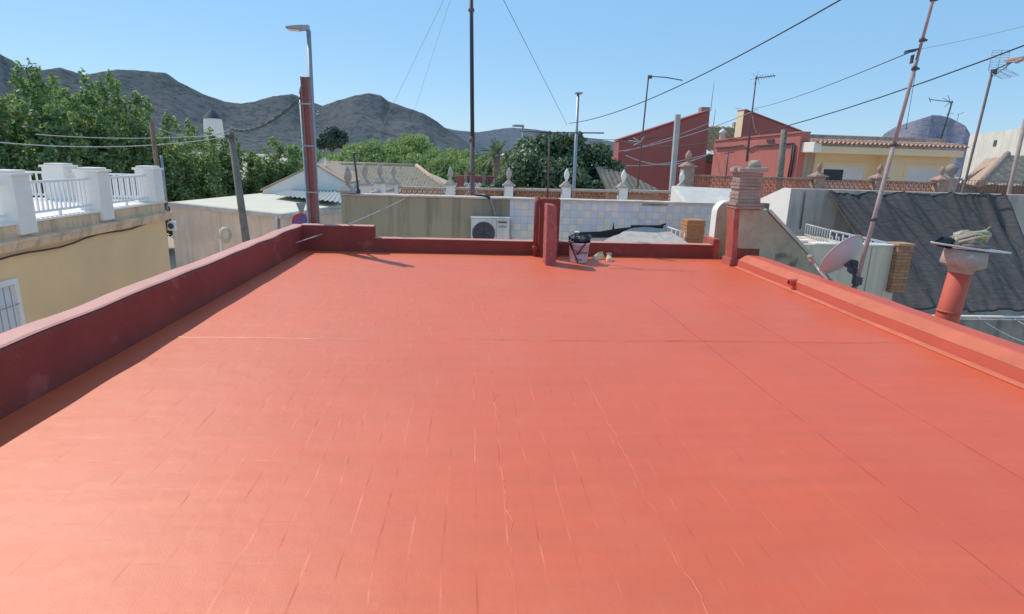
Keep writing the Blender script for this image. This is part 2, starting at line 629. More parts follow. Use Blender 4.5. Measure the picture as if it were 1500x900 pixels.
def sag(a, b, s_, n=14):
    return [lerp(a, b, i / n) - Vector((0, 0, 4 * s_ * (i / n) * (1 - i / n))) for i in range(n + 1)]


def rough_mesh(o, scale, amp, seed=0):
    """push vertices about with smooth noise so that edges are not dead straight"""
    for vtx in o.data.vertices:
        p = vtx.co * scale + Vector((seed, seed * 2, 0))
        vtx.co += Vector((mnoise.noise(p), mnoise.noise(p + Vector((9, 0, 0))), mnoise.noise(p + Vector((0, 9, 0))))) * amp


STREET = -3.8

# ------------------------------------------------------------------ ground and street
g = MB().add([(-6000, -3000, STREET - .01), (6000, -3000, STREET - .01), (6000, 9000, STREET - .01), (-6000, 9000, STREET - .01)], [(0, 1, 2, 3)])
struct(g.build('ground', M_earth))
g = MB().add([(-6.9, -40, STREET), (-4.1, -40, STREET), (-4.1, 60, STREET), (-6.9, 60, STREET)], [(0, 1, 2, 3)])
struct(g.build('road', M_asphalt))
g = MB().box(-8.0, -6.9, -40, 60, STREET - .1, STREET + .12)
struct(g.build('pavement', M_pave, bevel=.01))
g = MB().box(-4.1, -3.17, -40, 60, STREET - .1, STREET + .12)
struct(g.build('pavement', M_pave, bevel=.01))
g = MB()
for k in range(7):
    g.box(-6.9, -4.1, 16.4 + k * .9, 16.8 + k * .9, STREET + .001, STREET + .004)
struct(g.build('road_marking', M_roadpaint))

# ------------------------------------------------------------------ the house we stand on
house = thing('flat_roofed_house', 'house with wide flat red painted roof terrace and low parapets filling the foreground', 'house', (.8, 4, STREET))
XL, XR, YB = -2.95, 4.56, 10.55
MB().box(-3.17, 4.92, -3, 10.76, STREET, -.06).build('wall', M_white, house)
dk = MB()
nx, ny = 60, 100
vv = [(XL - .02 + (4.95 - XL) * i / nx, -3 + (YB + 3.05) * j / ny, .004 * mnoise.noise(Vector((i * .21, j * .17, 0)))) for j in range(ny + 1) for i in range(nx + 1)]
ff = [(j * (nx + 1) + i, j * (nx + 1) + i + 1, (j + 1) * (nx + 1) + i + 1, (j + 1) * (nx + 1) + i) for j in range(ny) for i in range(nx)]
dk.add(vv, ff, True)
deck = dk.build('roof_deck', M_deck, house)


def ribbon(pts, w_, h_, seed, jit=.004):
    """low raised lap of membrane along a path on the deck"""
    b = MB()
    vv, ff = [], []
    pts = [Vector(p) for p in pts]
    for i, p in enumerate(pts):
        d = (pts[min(i + 1, len(pts) - 1)] - pts[max(i - 1, 0)]).normalized()
        s_ = Vector((-d.y, d.x, 0))
        k = .6 + .6 * mnoise.noise(Vector((i * .35, seed, 3)))
        j = jit * mnoise.noise(Vector((i * .5, seed, 0)))
        for a, hh in ((-1, -.004), (-.4, h_ * k), (.3, h_ * k * .8), (1, -.004)):
            vv.append(p + s_ * (a * w_ / 2 + j) + Vector((0, 0, hh)))
    for i in range(len(pts) - 1):
        for k in range(3):
            ff.append((i * 4 + k, i * 4 + k + 1, (i + 1) * 4 + k + 1, (i + 1) * 4 + k))
    return b.add(vv, ff, True)


N = 160
ribbon([(XL + .25 + (XR - XL - .25) * i / N, 5.40 + .012 * math.sin(i * .13), 0) for i in range(N + 1)], .03, .007, 1.5, .012).build('membrane_seam', M_deck, house)
ribbon([(2.31 + .006 * math.sin(i * .05), -1 + 8.2 * i / N, 0) for i in range(N + 1)], .016, .005, 4.5).build('membrane_seam', M_seam, house)
ribbon([(3.19 + .006 * math.sin(i * .07), -1 + 9.2 * i / N, 0) for i in range(N + 1)], .014, .0045, 7.5).build('membrane_seam', M_seam, house)
cr = [Vector((.945 + .02 * mnoise.noise(Vector((i * .15, 2, 0))) + .012 * mnoise.noise(Vector((i * .6, 2, 0))), 1.2 + 4.2 * i / N, 0)) for i in range(N + 1)]
ribbon(cr, .009, .0022, 9.5, .004).build('membrane_seam', M_deck, house)
cr = [Vector((.20 + .03 * mnoise.noise(Vector((i * .12, 5, 0))) + .012 * mnoise.noise(Vector((i * .6, 5, 0))), .8 + 3.4 * i / N, 0)) for i in range(N + 1)]
ribbon(cr, .008, .002, 12.5, .004).build('membrane_seam', M_deck, house)


def wall_run(pts_low, prof, seed, amp=.006, step=.12):
    """sweep an (offset, height) profile between two points"""
    a, b_ = Vector(pts_low[0]), Vector(pts_low[1])
    d = (b_ - a)
    n = max(2, int(d.length / step))
    side = Vector((d.y, -d.x, 0)).normalized()
    vv, ff = [], []
    k = len(prof)
    for i in range(n + 1):
        p = a + d * (i / n)
        for j, (o, h) in enumerate(prof):
            q = p + side * o + Vector((0, 0, h))
            nn = Vector((mnoise.noise(q * 1.7 + Vector((seed, 0, 0))), mnoise.noise(q * 1.7 + Vector((0, seed, 0))), mnoise.noise(q * 1.7 + Vector((0, 0, seed)))))
            vv.append(q + nn * (amp if h > .02 else 0))
    for i in range(n):
        for j in range(k - 1):
            ff.append((i * k + j, i * k + j + 1, (i + 1) * k + j + 1, (i + 1) * k + j))
    ff.append(tuple(range(k)))
    ff.append(tuple(n * k + j for j in range(k))[::-1])
    return MB().add(vv, ff)


# left parapet, runs along Y; profile offsets go outwards (-X)
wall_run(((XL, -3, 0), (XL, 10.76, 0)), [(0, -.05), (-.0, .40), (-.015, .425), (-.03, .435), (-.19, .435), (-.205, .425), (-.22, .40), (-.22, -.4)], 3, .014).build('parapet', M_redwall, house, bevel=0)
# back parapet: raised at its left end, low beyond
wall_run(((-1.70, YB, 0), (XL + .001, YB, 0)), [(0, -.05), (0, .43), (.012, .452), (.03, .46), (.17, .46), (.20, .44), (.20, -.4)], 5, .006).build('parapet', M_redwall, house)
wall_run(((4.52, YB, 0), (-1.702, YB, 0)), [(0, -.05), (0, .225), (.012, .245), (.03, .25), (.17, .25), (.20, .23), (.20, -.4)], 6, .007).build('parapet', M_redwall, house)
wall_run(((XL - .002, -3, 0), (XL - .002, 10.757, 0)), [(-.010, .436), (-.03, .446), (-.188, .446), (-.208, .436)], 3, .014).build('parapet_sheen', M_redsheen, house)
wall_run(((-1.705, YB, 0), (XL + .001, YB, 0)), [(.01, .455), (.03, .464), (.17, .464), (.195, .445)], 5, .004).build('parapet_sheen', M_redsheen, house)
wall_run(((4.48, YB, 0), (-1.698, YB, 0)), [(.01, .247), (.03, .255), (.17, .255), (.195, .236)], 6, .004).build('parapet_sheen', M_redsheen, house)
# right parapet: low upstand with a bevelled shoulder
pr = wall_run(((XR, -3, 0), (XR, 9.62, 0)), [(-.045, -.004), (-.04, .010), (.0, .028), (.010, .125), (.135, .212), (.145, .222), (.31, .232), (.325, .222), (.333, -.4)], 8, .008)
pr.build('parapet', M_red, house)
wall_run(((XR - .003, -3, .003), (XR - .003, 9.615, .003)), [(.012, .128), (.132, .212)], 8, .008).build('sunlit_band', M_redlit, house)  # sunlit tone of the bevel painted as a lighter strip
wall_run(((XR - .006, -3, .002), (XR - .006, 9.61, .002)), [(-.045, .004), (-.032, .018), (-.006, .028)], 8, .004).build('fillet', M_redlit, house)  # lighter colour paints the line where the fillet catches sun
# overflow pipe cut through the right upstand
pp = P(1162, 421, X=4.57)
op = MB()
op.tube([pp + Vector((-.075, 0, .07)), pp + Vector((.12, 0, .075))], .048, 14, cap=False)
op.lathe(pp + Vector((-.076, 0, .07)), [(.034, 0), (.048, 0)], 14, (1, 0, 0), close=False)
op.build('overflow_pipe', M_red, house)
# pier on the back parapet with its buttress in front
pier = MB().box(1.225, 1.59, 10.40, 10.765, -.02, 1.03).build('pier', M_redwall, house, bevel=.03)
bt = MB().prism([(1.245, 9.50, -.02), (1.425, 9.50, -.02), (1.425, 9.52, .42), (1.40, 9.62, .96), (1.255, 9.62, .985), (1.245, 9.52, .42)], (0, .40, 0))
for i in range(6):
    pass
bo = bt.build('buttress', M_stucco, house, bevel=.015)
bmx = bmesh.new()
bmx.from_mesh(bo.data)
bmesh.ops.subdivide_edges(bmx, edges=bmx.edges, cuts=7, use_grid_fill=True)
bmesh.ops.triangulate(bmx, faces=bmx.faces)
bmx.to_mesh(bo.data)
bmx.free()
rough_mesh(bo, 14, .012, 3)
rp = MB()
rp.tube([(1.172, 10.40, -.02), (1.168, 10.41, .95), (1.19, 10.50, 1.03)], .046, 14)
rp.tube([(1.172, 10.40, .10), (1.171, 10.40, .20)], .058, 14)
rp.build('downpipe', M_redwall, house, bevel=0)

# ------------------------------------------------------------------ T shaped antenna on the pier
a = thing('antenna_mast', 'thin dark T shaped antenna standing on the red pier beside the bucket', 'antenna', (1.36, 10.58, 1.03))
MB().tube([(1.37, 10.58, .99), (1.365, 10.58, 1.6), (1.36, 10.58, 2.15)], .016, 10).build('mast', M_rust, a)
bm_ = MB()
bm_.tube([(.86, 10.62, 2.165), (1.36, 10.58, 2.15), (2.30, 10.50, 2.17)], .012, 6)
bm_.obox((1.36, 10.58, 2.15), (.03, 0, 0), (0, .025, 0), (0, 0, .02))
for k in range(9):
    x = .9 + k * .165
    bm_.tube([(x, 10.62 - .085 * (x - .86) - .07, 2.158), (x, 10.62 - .085 * (x - .86) + .07, 2.158)], .004, 5)
bm_.build('boom', M_dark, a)

# ------------------------------------------------------------------ bucket and shoes
bp = P(847, 384, z=0)
b = thing('paint_bucket', 'white plastic bucket with black handwriting and a tangle of dark hose on top', 'bucket', (bp.x, bp.y, 0))
MB().lathe((bp.x, bp.y, 0), [(.0, .002), (.142, .002), (.150, .02), (.172, .31), (.180, .31), (.182, .345), (.170, .345), (.165, .31), (.14, .05), (0, .05)], 36, close=False).build('body', M_bucket, b)
hz = MB()
rnd = random.Random(3)
for k in range(11):
    pts = []
    ph = rnd.uniform(0, 6.28)
    rr = rnd.uniform(.10, .185)
    zz = .33 + .010 * k + rnd.uniform(-.01, .02)
    for i in range(29):
        an = ph + i / 28 * 2 * math.pi * 1.03
        q = rr + .02 * math.sin(3 * an + k)
        pts.append((bp.x + q * math.cos(an), bp.y + q * math.sin(an), zz + .03 * math.sin(2 * an + k) + .012 * math.sin(5 * an)))
    hz.tube(pts, rnd.uniform(.010, .017), 7)
hz.build('hose', M_black, b)
# strands hanging over the rim
st = MB()
for (a0, a1, dz) in ((R(205), R(258), .30), (R(300), R(252), .22), (R(190), R(225), .16)):
    pts = []
    for i in range(13):
        f = i / 12
        an = a0 + (a1 - a0) * f
        z_ = .37 - dz * f ** 1.1 if dz < .3 else .38 - .37 * f
        rr = .150 + (.172 - .150) * max(0, min(1, z_ / .31)) + .018
        pts.append((bp.x + rr * math.cos(an), bp.y + rr * math.sin(an), max(.012, z_)))
    st.tube(pts, .011, 7)
st.build('hose_end', M_black, b)
# pale rag tucked into the hose
rg = MB().lathe((bp.x + .02, bp.y - .06, .40), [(.0, -.04), (.07, -.03), (.10, 0), (.08, .03), (.0, .05)], 14, (.2, .1, 1), close=False)
ro = rg.build('rag', mat('grey green rag', (.20, .21, .16), .9, .3, 20, .5, 50), b)
rough_mesh(ro, 22, .035, 5)
# handwriting wrapped round the bucket
def wrap_text(txt, size, z0, ang, name, parent):
    cu = bpy.data.curves.new(name, 'FONT')
    cu.body = txt
    cu.size = size
    cu.align_x = 'CENTER'
    cu.shear = .18
    cu.offset = size * .012
    cu.extrude = 0.0
    to = bpy.data.objects.new(name, cu)
    COL.objects.link(to)
    bpy.context.view_layer.update()
    me = bpy.data.meshes.new_from_object(to.evaluated_get(bpy.context.evaluated_depsgraph_get()))
    bpy.data.objects.remove(to)
    bmt = bmesh.new()
    bmt.from_mesh(me)
    bmesh.ops.subdivide_edges(bmt, edges=[e for e in bmt.edges if e.calc_length() > size * .2], cuts=2)
    bmesh.ops.triangulate(bmt, faces=bmt.faces)
    for v_ in bmt.verts:
        z_ = z0 + v_.co.y
        r_ = .150 + (.172 - .150) * (z_ - .02) / .29 + .0025
        an = ang + v_.co.x / r_
        v_.co = Vector((r_ * math.cos(an), r_ * math.sin(an), z_))
    bmt.to_mesh(me)
    bmt.free()
    me.materials.clear()
    me.materials.append(M_ink)
    o = bpy.data.objects.new(name, me)
    COL.objects.link(o)
    o.parent = parent
    return o


look = math.atan2(-bp.y, -bp.x)
wrap_text('Ouimsa', .092, .155, look + R(12), 'lettering', b)
wrap_text('5mu', .075, .045, look + R(-2), 'lettering', b)
# clear bottle with white cap standing in the bucket
bt_ = thing('plastic_bottle', 'clear bottle neck with white cap poking out of the bucket', 'bottle', (bp.x - .04, bp.y + .05, .36))
gl = NT('clear plastic')
gl.b.inputs['Transmission Weight'].default_value = .95
gl.done((.9, .93, .95), .12, gl.bump(gl.noise(20), .1, .01), .5)
MB().lathe((bp.x - .04, bp.y + .05, .26), [(.04, 0), (.042, .14), (.03, .18), (.02, .20), (.02, .235)], 16).build('bottle_body', gl.m, bt_)
MB().lathe((bp.x - .04, bp.y + .05, .494), [(.040, 0), (.042, .004), (.042, .022), (.038, .026)], 16).build('cap', M_white, bt_)


def shoe(label, p, yaw, tilt=0):
    root = thing('shoe', label, 'shoe', (p.x, p.y, 0), 'worn shoes left by the bucket')
    L = .25
    M_ = Matrix.Rotation(yaw, 3, 'Z')
    secs = [(-.125, .030, .055, .062), (-.10, .038, .085, .070), (-.05, .040, .100, .066), (0, .042, .092, .05), (.04, .047, .075, .046), (.08, .050, .058, .05), (.11, .042, .045, .046), (.128, .018, .030, .02)]
    # (along, half width, height at mid, half width at top)
    so_, up_ = MB(), MB()
    ring = 12
    vv, ff = [], []
    for (x, hw, h, _) in secs:
        for k in range(ring):
            an = math.pi * k / (ring - 1)
            yy = hw * math.cos(an) * (1 if math.sin(an) < .5 else .9)
            zz = .022 + h * (math.sin(an) ** .7)
            vv.append(M_ @ Vector((x, yy, zz)) + Vector((p.x, p.y, 0)))
    n = len(secs)
    for i in range(n - 1):
        for k in range(ring - 1):
            if i in (1, 2) and 4 <= k <= 6:
                continue      # the opening for the foot
            ff.append((i * ring + k, i * ring + k + 1, (i + 1) * ring + k + 1, (i + 1) * ring + k))
    ff.append(tuple(range(ring)))
    ff.append(tuple((n - 1) * ring + k for k in range(ring))[::-1])
    up_.add(vv, ff, True)
    o = up_.build('upper', M_shoe, root)
    rough_mesh(o, 30, .006, p.x)
    outl = [(x, s_ * (hw + .006)) for s_ in (1,) for (x, hw, _, _) in secs] + [(x, -(hw + .006)) for (x, hw, _, _) in reversed(secs)]
    so_.prism([M_ @ Vector((x, y, .001)) + Vector((p.x, p.y, 0)) for x, y in outl], (0, 0, .026))
    so_.build('sole', M_sole, root, bevel=.004)
    lc = MB()
    for k in range(4):
        x = .0 + k * .022
        z_ = .118 - k * .012
        lc.tube([M_ @ Vector((x, -.03, z_ - .012)) + Vector((p.x, p.y, 0)), M_ @ Vector((x + .008, 0, z_)) + Vector((p.x, p.y, 0)), M_ @ Vector((x, .03, z_ - .012)) + Vector((p.x, p.y, 0))], .0035, 5)
    lc.tube([M_ @ Vector((-.03, .035, .095)) + Vector((p.x, p.y, 0)), M_ @ Vector((-.07, .036, .115)) + Vector((p.x, p.y, 0)), M_ @ Vector((-.11, .0, .115)) + Vector((p.x, p.y, 0)), M_ @ Vector((-.07, -.036, .115)) + Vector((p.x, p.y, 0)), M_ @ Vector((-.03, -.035, .095)) + Vector((p.x, p.y, 0))], .008, 6)
    lc.build('lace', M_cloth, root)


shoe('worn tan shoe lying sideways next to the bucket', P(876, 380, z=0), R(215))
shoe('worn tan shoe with its toe towards us, farther from the bucket', P(892, 382, z=0), R(262))

# ------------------------------------------------------------------ brown post and street lamp at the left back corner
q0, q1 = P(466, 328, Y=10.95), P(447, 113, Y=10.95)
po = thing('corner_post', 'red brown steel post bolted behind the left back corner of the red roof', 'post', (q0.x, 10.95, STREET))
pm = MB()
for s_ in (-1, 1):
    pm.obox(((q0.x + q1.x) / 2 + s_ * .058, 10.95, (q1.z + STREET) / 2), (.012, 0, 0), (0, .065, 0), ((q1.x - q0.x) * .5, 0, (q1.z - STREET) / 2))
pm.obox(((q0.x + q1.x) / 2, 10.95, (q1.z + STREET) / 2), (.048, 0, 0), (0, .012, 0), ((q1.x - q0.x) * .5, 0, (q1.z - STREET) / 2))
for k in range(9):
    pm.lathe((q0.x + (q1.x - q0.x) * (k + 1) / 10, 10.938, q0.z + (q1.z - q0.z) * (k + .6) / 10), [(.009, 0), (.009, .006)], 8, (0, -1, 0))
pm.build('steel_section', M_redpost, po)
pc = MB()
pc.tube([(q0.x - .115, 10.96, STREET + .3), (q1.x - .105, 10.96, q1.z - .28)], .024, 10)
pc.tube([(q1.x - .105, 10.96, q1.z - .28), (q1.x - .09, 10.95, q1.z - .2), (q1.x - .05, 10.94, q1.z - .12)], .02, 8)
for z_ in (.2, 1.0, 1.8, 2.5):
    f = (z_ - q0.z) / (q1.z - q0.z)
    pc.obox((q0.x + (q1.x - q0.x) * f - .03, 10.88, z_), (.11, 0, 0), (0, .006, 0), (0, 0, .012))
pc.build('conduit', M_steel, po)
hk = MB()
h0 = P(461, 168, Y=10.95)
hk.tube([h0, h0 + Vector((.09, 0, .01)), h0 + Vector((.13, 0, -.02)), h0 + Vector((.13, 0, -.12))], .006, 6)
hk.tube([h0 + Vector((.02, 0, .03)), h0 + Vector((.08, 0, .06))], .006, 6)
hk.build('hook', M_steel, po)

l0, l1 = P(463, 300, Y=13.2), P(452, 45, Y=13.2)
la = thing('street_lamp', 'tall grey street lamp with flat head, rising behind the red brown post', 'street lamp', (l0.x + .05, 13.2, STREET))
MB().tube([(l0.x + .08, 13.2, STREET), (l0.x, 13.2, l0.z), (l1.x, 13.2, l1.z)], [.075, .062, .045], 14).build('pole', M_steel, la)
lh = MB()
e0, e1 = P(452, 41, Y=13.2), P(420, 41, Y=13.05)
d = (e1 - e0)
lh.obox(e0 + d * .17, d * .2, (0, .06, 0), (0, 0, .05))
lh.prism([e0 + d * .3 + Vector((0, -.10, -.045)), e0 + d * .3 + Vector((0, -.10, .045)), e1 + Vector((0, -.10, .02)), e1 + Vector((0, -.10, -.025))], (0, .22, 0))
lh.build('lamp_head', M_steel, la, bevel=.012)
gp = MB()
gp.prism([e0 + d * .42 + Vector((0, -.07, -.047)), e0 + d * .42 + Vector((0, -.07, -.060)), e1 - d * .08 + Vector((0, -.07, -.044)), e1 - d * .08 + Vector((0, -.07, -.030))], (0, .16, 0))
gp.build('lens', M_white, la)

# ------------------------------------------------------------------ ochre house across the street, left
XF = -8.0
oh = thing('ochre_house', 'ochre rendered house with white roof balustrade across the street on the left', 'house', (-11, 11, STREET))
MB().box(-16, XF, 2, 16.1, STREET, -.02).build('wall', M_yellow, oh)
MB().box(-16, XF + .02, 2, 16.12, .0, .30).build('parapet', M_yellowdirty, oh, bevel=.02)
cn = MB()
prof = [(XF - .05, -.16), (XF + .10, -.13), (XF + .13, -.02), (XF + .16, .02), (XF + .16, .055), (XF - .05, .085)]
cn.prism([(x, 2, z_) for x, z_ in prof], (0, 14.26, 0))
cn.build('cornice', M_yellowdirty, oh, bevel=.01)
MB().box(-16, XF + .06, 2, 16.16, .303, .345).build('coping', M_white, oh, bevel=.008)
pil = None
py = [8.3, 11.15, 13.55, 15.82]
for k, y in enumerate(py):
    q = MB().box(XF - .36, XF + .09, y - .21, y + .21, .12 if k < 3 else .35, 1.14)
    q.box(XF - .40, XF + .13, y - .25, y + .25, 1.142, 1.19)
    q.box(XF - .33, XF + .06, y - .19, y + .19, 1.192, 1.235)
    q.build('pillar', M_white, oh, bevel=.008)
for x in (-10.3, -12.8):
    q = MB().box(x - .25, x + .25, 15.6, 16.1, .348, 1.14)
    q.box(x - .29, x + .29, 15.56, 16.14, 1.142, 1.19)
    q.box(x - .21, x + .21, 15.64, 16.06, 1.192, 1.235)
    q.build('pillar', M_white, oh, bevel=.008)


def railing(p, q, z0, z1, n, name, parent, material=None, r=.015, rail=.024):
    b_ = MB()
    p, q = Vector(p), Vector(q)
    d_ = (q - p).normalized()
    s_ = Vector((-d_.y, d_.x, 0))
    for zz in (z0, z1):
        b_.obox(lerp(p, q, .5) + Vector((0, 0, zz)), (q - p) / 2, s_ * rail, (0, 0, rail))
    for k in range(1, n):
        c = lerp(p, q, k / n)
        b_.obox(c + Vector((0, 0, (z0 + z1) / 2)), d_ * r, s_ * r, (0, 0, (z1 - z0) / 2 - rail))
    b_.obox(lerp(p, q, .5) + Vector((0, 0, (z0 + .345) / 2)), d_ * .02, s_ * .02, (0, 0, (z0 - .345) / 2)) if name == 'railing' else None
    return b_.build(name, material or M_whitemetal, parent)


xr = XF - .13
for k in range(3):
    railing((xr, py[k] + .235, 0), (xr, py[k + 1] - .235, 0), .45, 1.0, 15, 'railing', oh)
railing((-8.4, 15.85, 0), (-10.04, 15.85, 0), .45, 1.0, 11, 'railing', oh)
railing((-10.56, 15.85, 0), (-12.54, 15.85, 0), .45, 1.0, 13, 'railing', oh)
# terrace floor
MB().box(-15.9, XF - .42, 2.1, 15.55, .02, .31).build('terrace_floor', mat('clay terrace floor', (.30, .20, .15), .9), oh)
wd = MB()
for (y0, y1, z0, z1) in ((9.2, 10.72, -.70, -.60), (9.2, 10.72, -2.3, -2.2), (9.2, 9.3, -2.2, -.70), (10.62, 10.72, -2.2, -.70)):
    wd.box(XF - .01, XF + .06, y0, y1, z0, z1)
wf = wd.build('window', M_white, oh, bevel=.006)
MB().box(XF - .02, XF + .012, 9.3, 10.62, -2.2, -.70).build('pane', M_shutter, wf)
bars = MB()
for k in range(1, 9):
    y = 9.3 + 1.32 * k / 9
    bars.tube([(XF + .075, y, -2.2), (XF + .075, y, -.7)], .008, 6)
for z_ in (-1.05, -1.5, -1.95):
    bars.tube([(XF + .082, 9.3, z_), (XF + .082, 10.62, z_)], .008, 6)
bars.build('window_grille', M_steel, wf)

cb = [(XF + .05, 3, -.42)] + [(XF + .055, 3 + 12.7 * i / 30, -.40 + .30 * (i / 30) + .03 * math.sin(i * 1.1) - .03 * abs(math.sin(i * .55))) for i in range(1, 30)] + [(XF + .06, 15.7, -.12)]
tag(MB().tube(cb, .018, 6).build('wall_cable', M_cable, origin=(XF, 9, -.4)), 'dark cable sagging along the ochre house front under its cornice', 'cable')

# pole strapped to the corner of the ochre house
u0, u1, u2 = P(245, 372, Y=16.2), P(233, 270, Y=16.2), P(222, 180, Y=16.2)
wp = thing('utility_pole', 'thin brown timber pole strapped to the right corner of the ochre house', 'pole', (u0.x, 16.2, u0.z))
MB().tube([u0, u1, u2], [.05, .055, .06], 10).build('pole', M_brownwood, wp)
MB().tube([u0 + Vector((.10, .05, 1.0)), P(236, 228, Y=16.25), ], .035, 10).build('pipe', M_steel, wp)
for z_ in (-.2, .25):
    c = Vector((u0.x + (u1.x - u0.x) * .3, 16.2, z_))
    MB().obox(c, (.14, 0, 0), (0, .07, 0), (0, 0, .02)).build('bracket', M_dark, wp)
i0 = P(236, 331, Y=16.1)
ins = MB()
for k in range(4):
    ins.lathe(i0 + Vector((-.12 + .07 * k, .02 * (k % 2), .05 * (k % 2) - .02)), [(.015, -.04), (.035, -.02), (.02, 0), (.035, .02), (.015, .05)], 10)
ins.build('insulator', M_dark, wp)
lan = MB().lathe(P(235, 342, Y=16.12), [(.03, .08), (.05, .05), (.05, -.10), (.02, -.14)], 12)
lan.build('wall_lantern', mat('old lantern glass', (.42, .36, .27), .5), wp)
jb = P(252, 331, Y=16.22)
jx = thing('wall_speaker', 'small pale box with round dark face on the corner of the ochre house', 'box', jb)
MB().box(jb.x - .10, jb.x + .10, jb.y - .06, jb.y + .06, jb.z - .12, jb.z + .12).build('casing', M_white, jx, bevel=.015)
MB().lathe(jb + Vector((0, -.062, 0)), [(.075, 0), (.078, .01), (.05, .014), (.0, .006)], 18, (0, -1, 0), close=False).build('round_face', M_dark, jx)

# ------------------------------------------------------------------ beige flat house on the street corner
A0, A1, A2 = P(413, 313, z=-.5), P(248, 296, z=-.5), P(500, 305, z=-.5)
back = (A1 + (A2 - A0) * 5.0)
bh = thing('beige_house', 'low beige house with cream flat roof on the far side of the street corner', 'house', (A0.x, A0.y, STREET))
e = (A2 - A0).normalized()
Bq = A0 + e * 12
Cq = A1 + e * 12
poly = [A0, Bq, Cq, A1]
MB().prism([(p.x, p.y, STREET) for p in poly], (0, 0, 3.12)).build('wall', M_beige, bh)
c_ = (A0 + Cq) / 2
ex = [c_ + (p - c_) * 1.012 for p in poly]
MB().prism([(p.x, p.y, -.68) for p in ex], (0, 0, .17)).build('roof_edge', M_conclight, bh, bevel=.01)
rf = MB()
ex2 = [c_ + (p - c_) * .985 for p in poly]
mid0, mid1 = (ex2[0] + ex2[1]) / 2, (ex2[3] + ex2[2]) / 2
hz_ = -.505
rf.add([Vector((p.x, p.y, hz_)) for p in ex2] + [Vector((mid0.x, mid0.y, hz_ + .22)), Vector((mid1.x, mid1.y, hz_ + .22))], [(0, 4, 5, 3), (4, 1, 2, 5), (0, 1, 4), (3, 5, 2)])
rf.build('roof', M_cream, bh)
gs0, gs1, gs2, gs3 = P(400, 287, z=-.24), P(500, 299, z=-.24), P(505, 281, z=-.16), P(440, 278, z=-.16)
nn = 60
vv, ff = [], []
for i in range(nn + 1):
    for j, (pa, pb) in enumerate(((gs0, gs1), (gs3, gs2))):
        vv.append(lerp(pa, pb, i / nn) + Vector((0, 0, .03 * math.sin(i * 1.57) + .06)))
for i in range(nn):
    ff.append((i * 2, i * 2 + 2, i * 2 + 3, i * 2 + 1))
MB().add(vv, ff, True).build('corrugated_sheet', M_greyroof, bh)
dp = A0 + (A1 - A0).normalized() * .35 + Vector((.1, -.12, 0))
MB().tube([(dp.x, dp.y, -.62), (dp.x, dp.y, STREET)], .07, 10).build('downpipe', M_steel, bh)
dd = A0 + e * .9 + Vector((.03, -.05, 0))
MB().obox((dd.x, dd.y, -1.9), e * .05, (e.y * .03, -e.x * .03, 0), (0, 0, 1.2)).build('door_frame', M_brownwood, bh)
pl = P(453, 320, Y=23.1)
tag(MB().obox(pl, e * .22, (e.y * .02, -e.x * .02, 0), (0, 0, .12)).build('house_plate', M_dark, origin=pl), 'small dark plate on the beige house beside the red brown post', 'plate')

# timber pole in the street and post with white coil
u0, u1 = P(362, 362, Y=19), P(338, 193, Y=19)
v0 = u0 + (u0 - u1) * .9
wp2 = thing('utility_pole', 'leaning grey timber pole standing in front of the beige house', 'pole', (v0.x, 19, STREET))
MB().tube([v0, u0, u1], [.13, .12, .09], 12).build('pole', M_wood, wp2)
MB().obox(u1 + Vector((0, -.1, -.15)), (.12, 0, 0), (0, .05, 0), (0, 0, .05)).build('bracket', M_dark, wp2)
c0 = P(327, 350, Y=18.5)
ct = thing('cable_coil_post', 'thin white post with a pale coil hung on top, before the beige house', 'post', (c0.x, 18.5, STREET))
MB().tube([(c0.x + .10, 18.5, STREET), P(324, 372, Y=18.5), P(322, 336, Y=18.5)], .03, 8).build('post', M_whitemetal, ct)
k0 = P(330, 342, Y=18.45)
cl = MB()
for k in range(6):
    cl.tube([k0 + Vector((.17 * math.cos(an) * (1 - .08 * k) + .012 * k, -.03 * k + .02 * math.sin(3 * an), .24 * math.sin(an) * (1 - .06 * k) - .06 + .01 * k)) for an in [2 * math.pi * i / 20 for i in range(21)]], .022, 6)
cl.build('coil', mat('cream hose', (.55, .50, .40), .7), ct)

# road signs (only the tops show over the parapet)
s0 = P(441, 322, Y=19.5)
rs = thing('no_parking_sign', 'round red and blue road sign showing above the red parapet corner', 'sign', (s0.x, 19.5, STREET))
MB().tube([(s0.x + .03, 19.56, STREET), (s0.x - .01, 19.56, s0.z + .2), P(441.5, 297, Y=19.56)], .03, 10).build('post', M_steel, rs)
MB().lathe((s0.x, 19.5, s0.z - .08), [(.29, 0), (.30, .01), (.29, .02)], 32, (0, -1, 0)).build('rim', M_signred, rs)
fc = MB().lathe((s0.x, 19.476, s0.z - .08), [(.205, 0), (.205, .004)], 32, (0, -1, 0))
fo = fc.build('face', M_signblue, rs)
MB().obox((s0.x, 19.466, s0.z - .08), (.15, 0, -.15), (0, .003, 0), (.03, 0, .03)).build('bar', M_signred, fo)
tr = P(441, 304, Y=19.5)
ta = tr + Vector((0, 0, -.27))
MB().prism([tr + Vector((-.16, 0, .14)), tr + Vector((.16, 0, .14)), tr + Vector((.04, 0, -.20)), tr + Vector((-.04, 0, -.20))], (0, .02, 0)).build('yield_plate', mat('grey sign back', (.26, .28, .28), .6), rs)

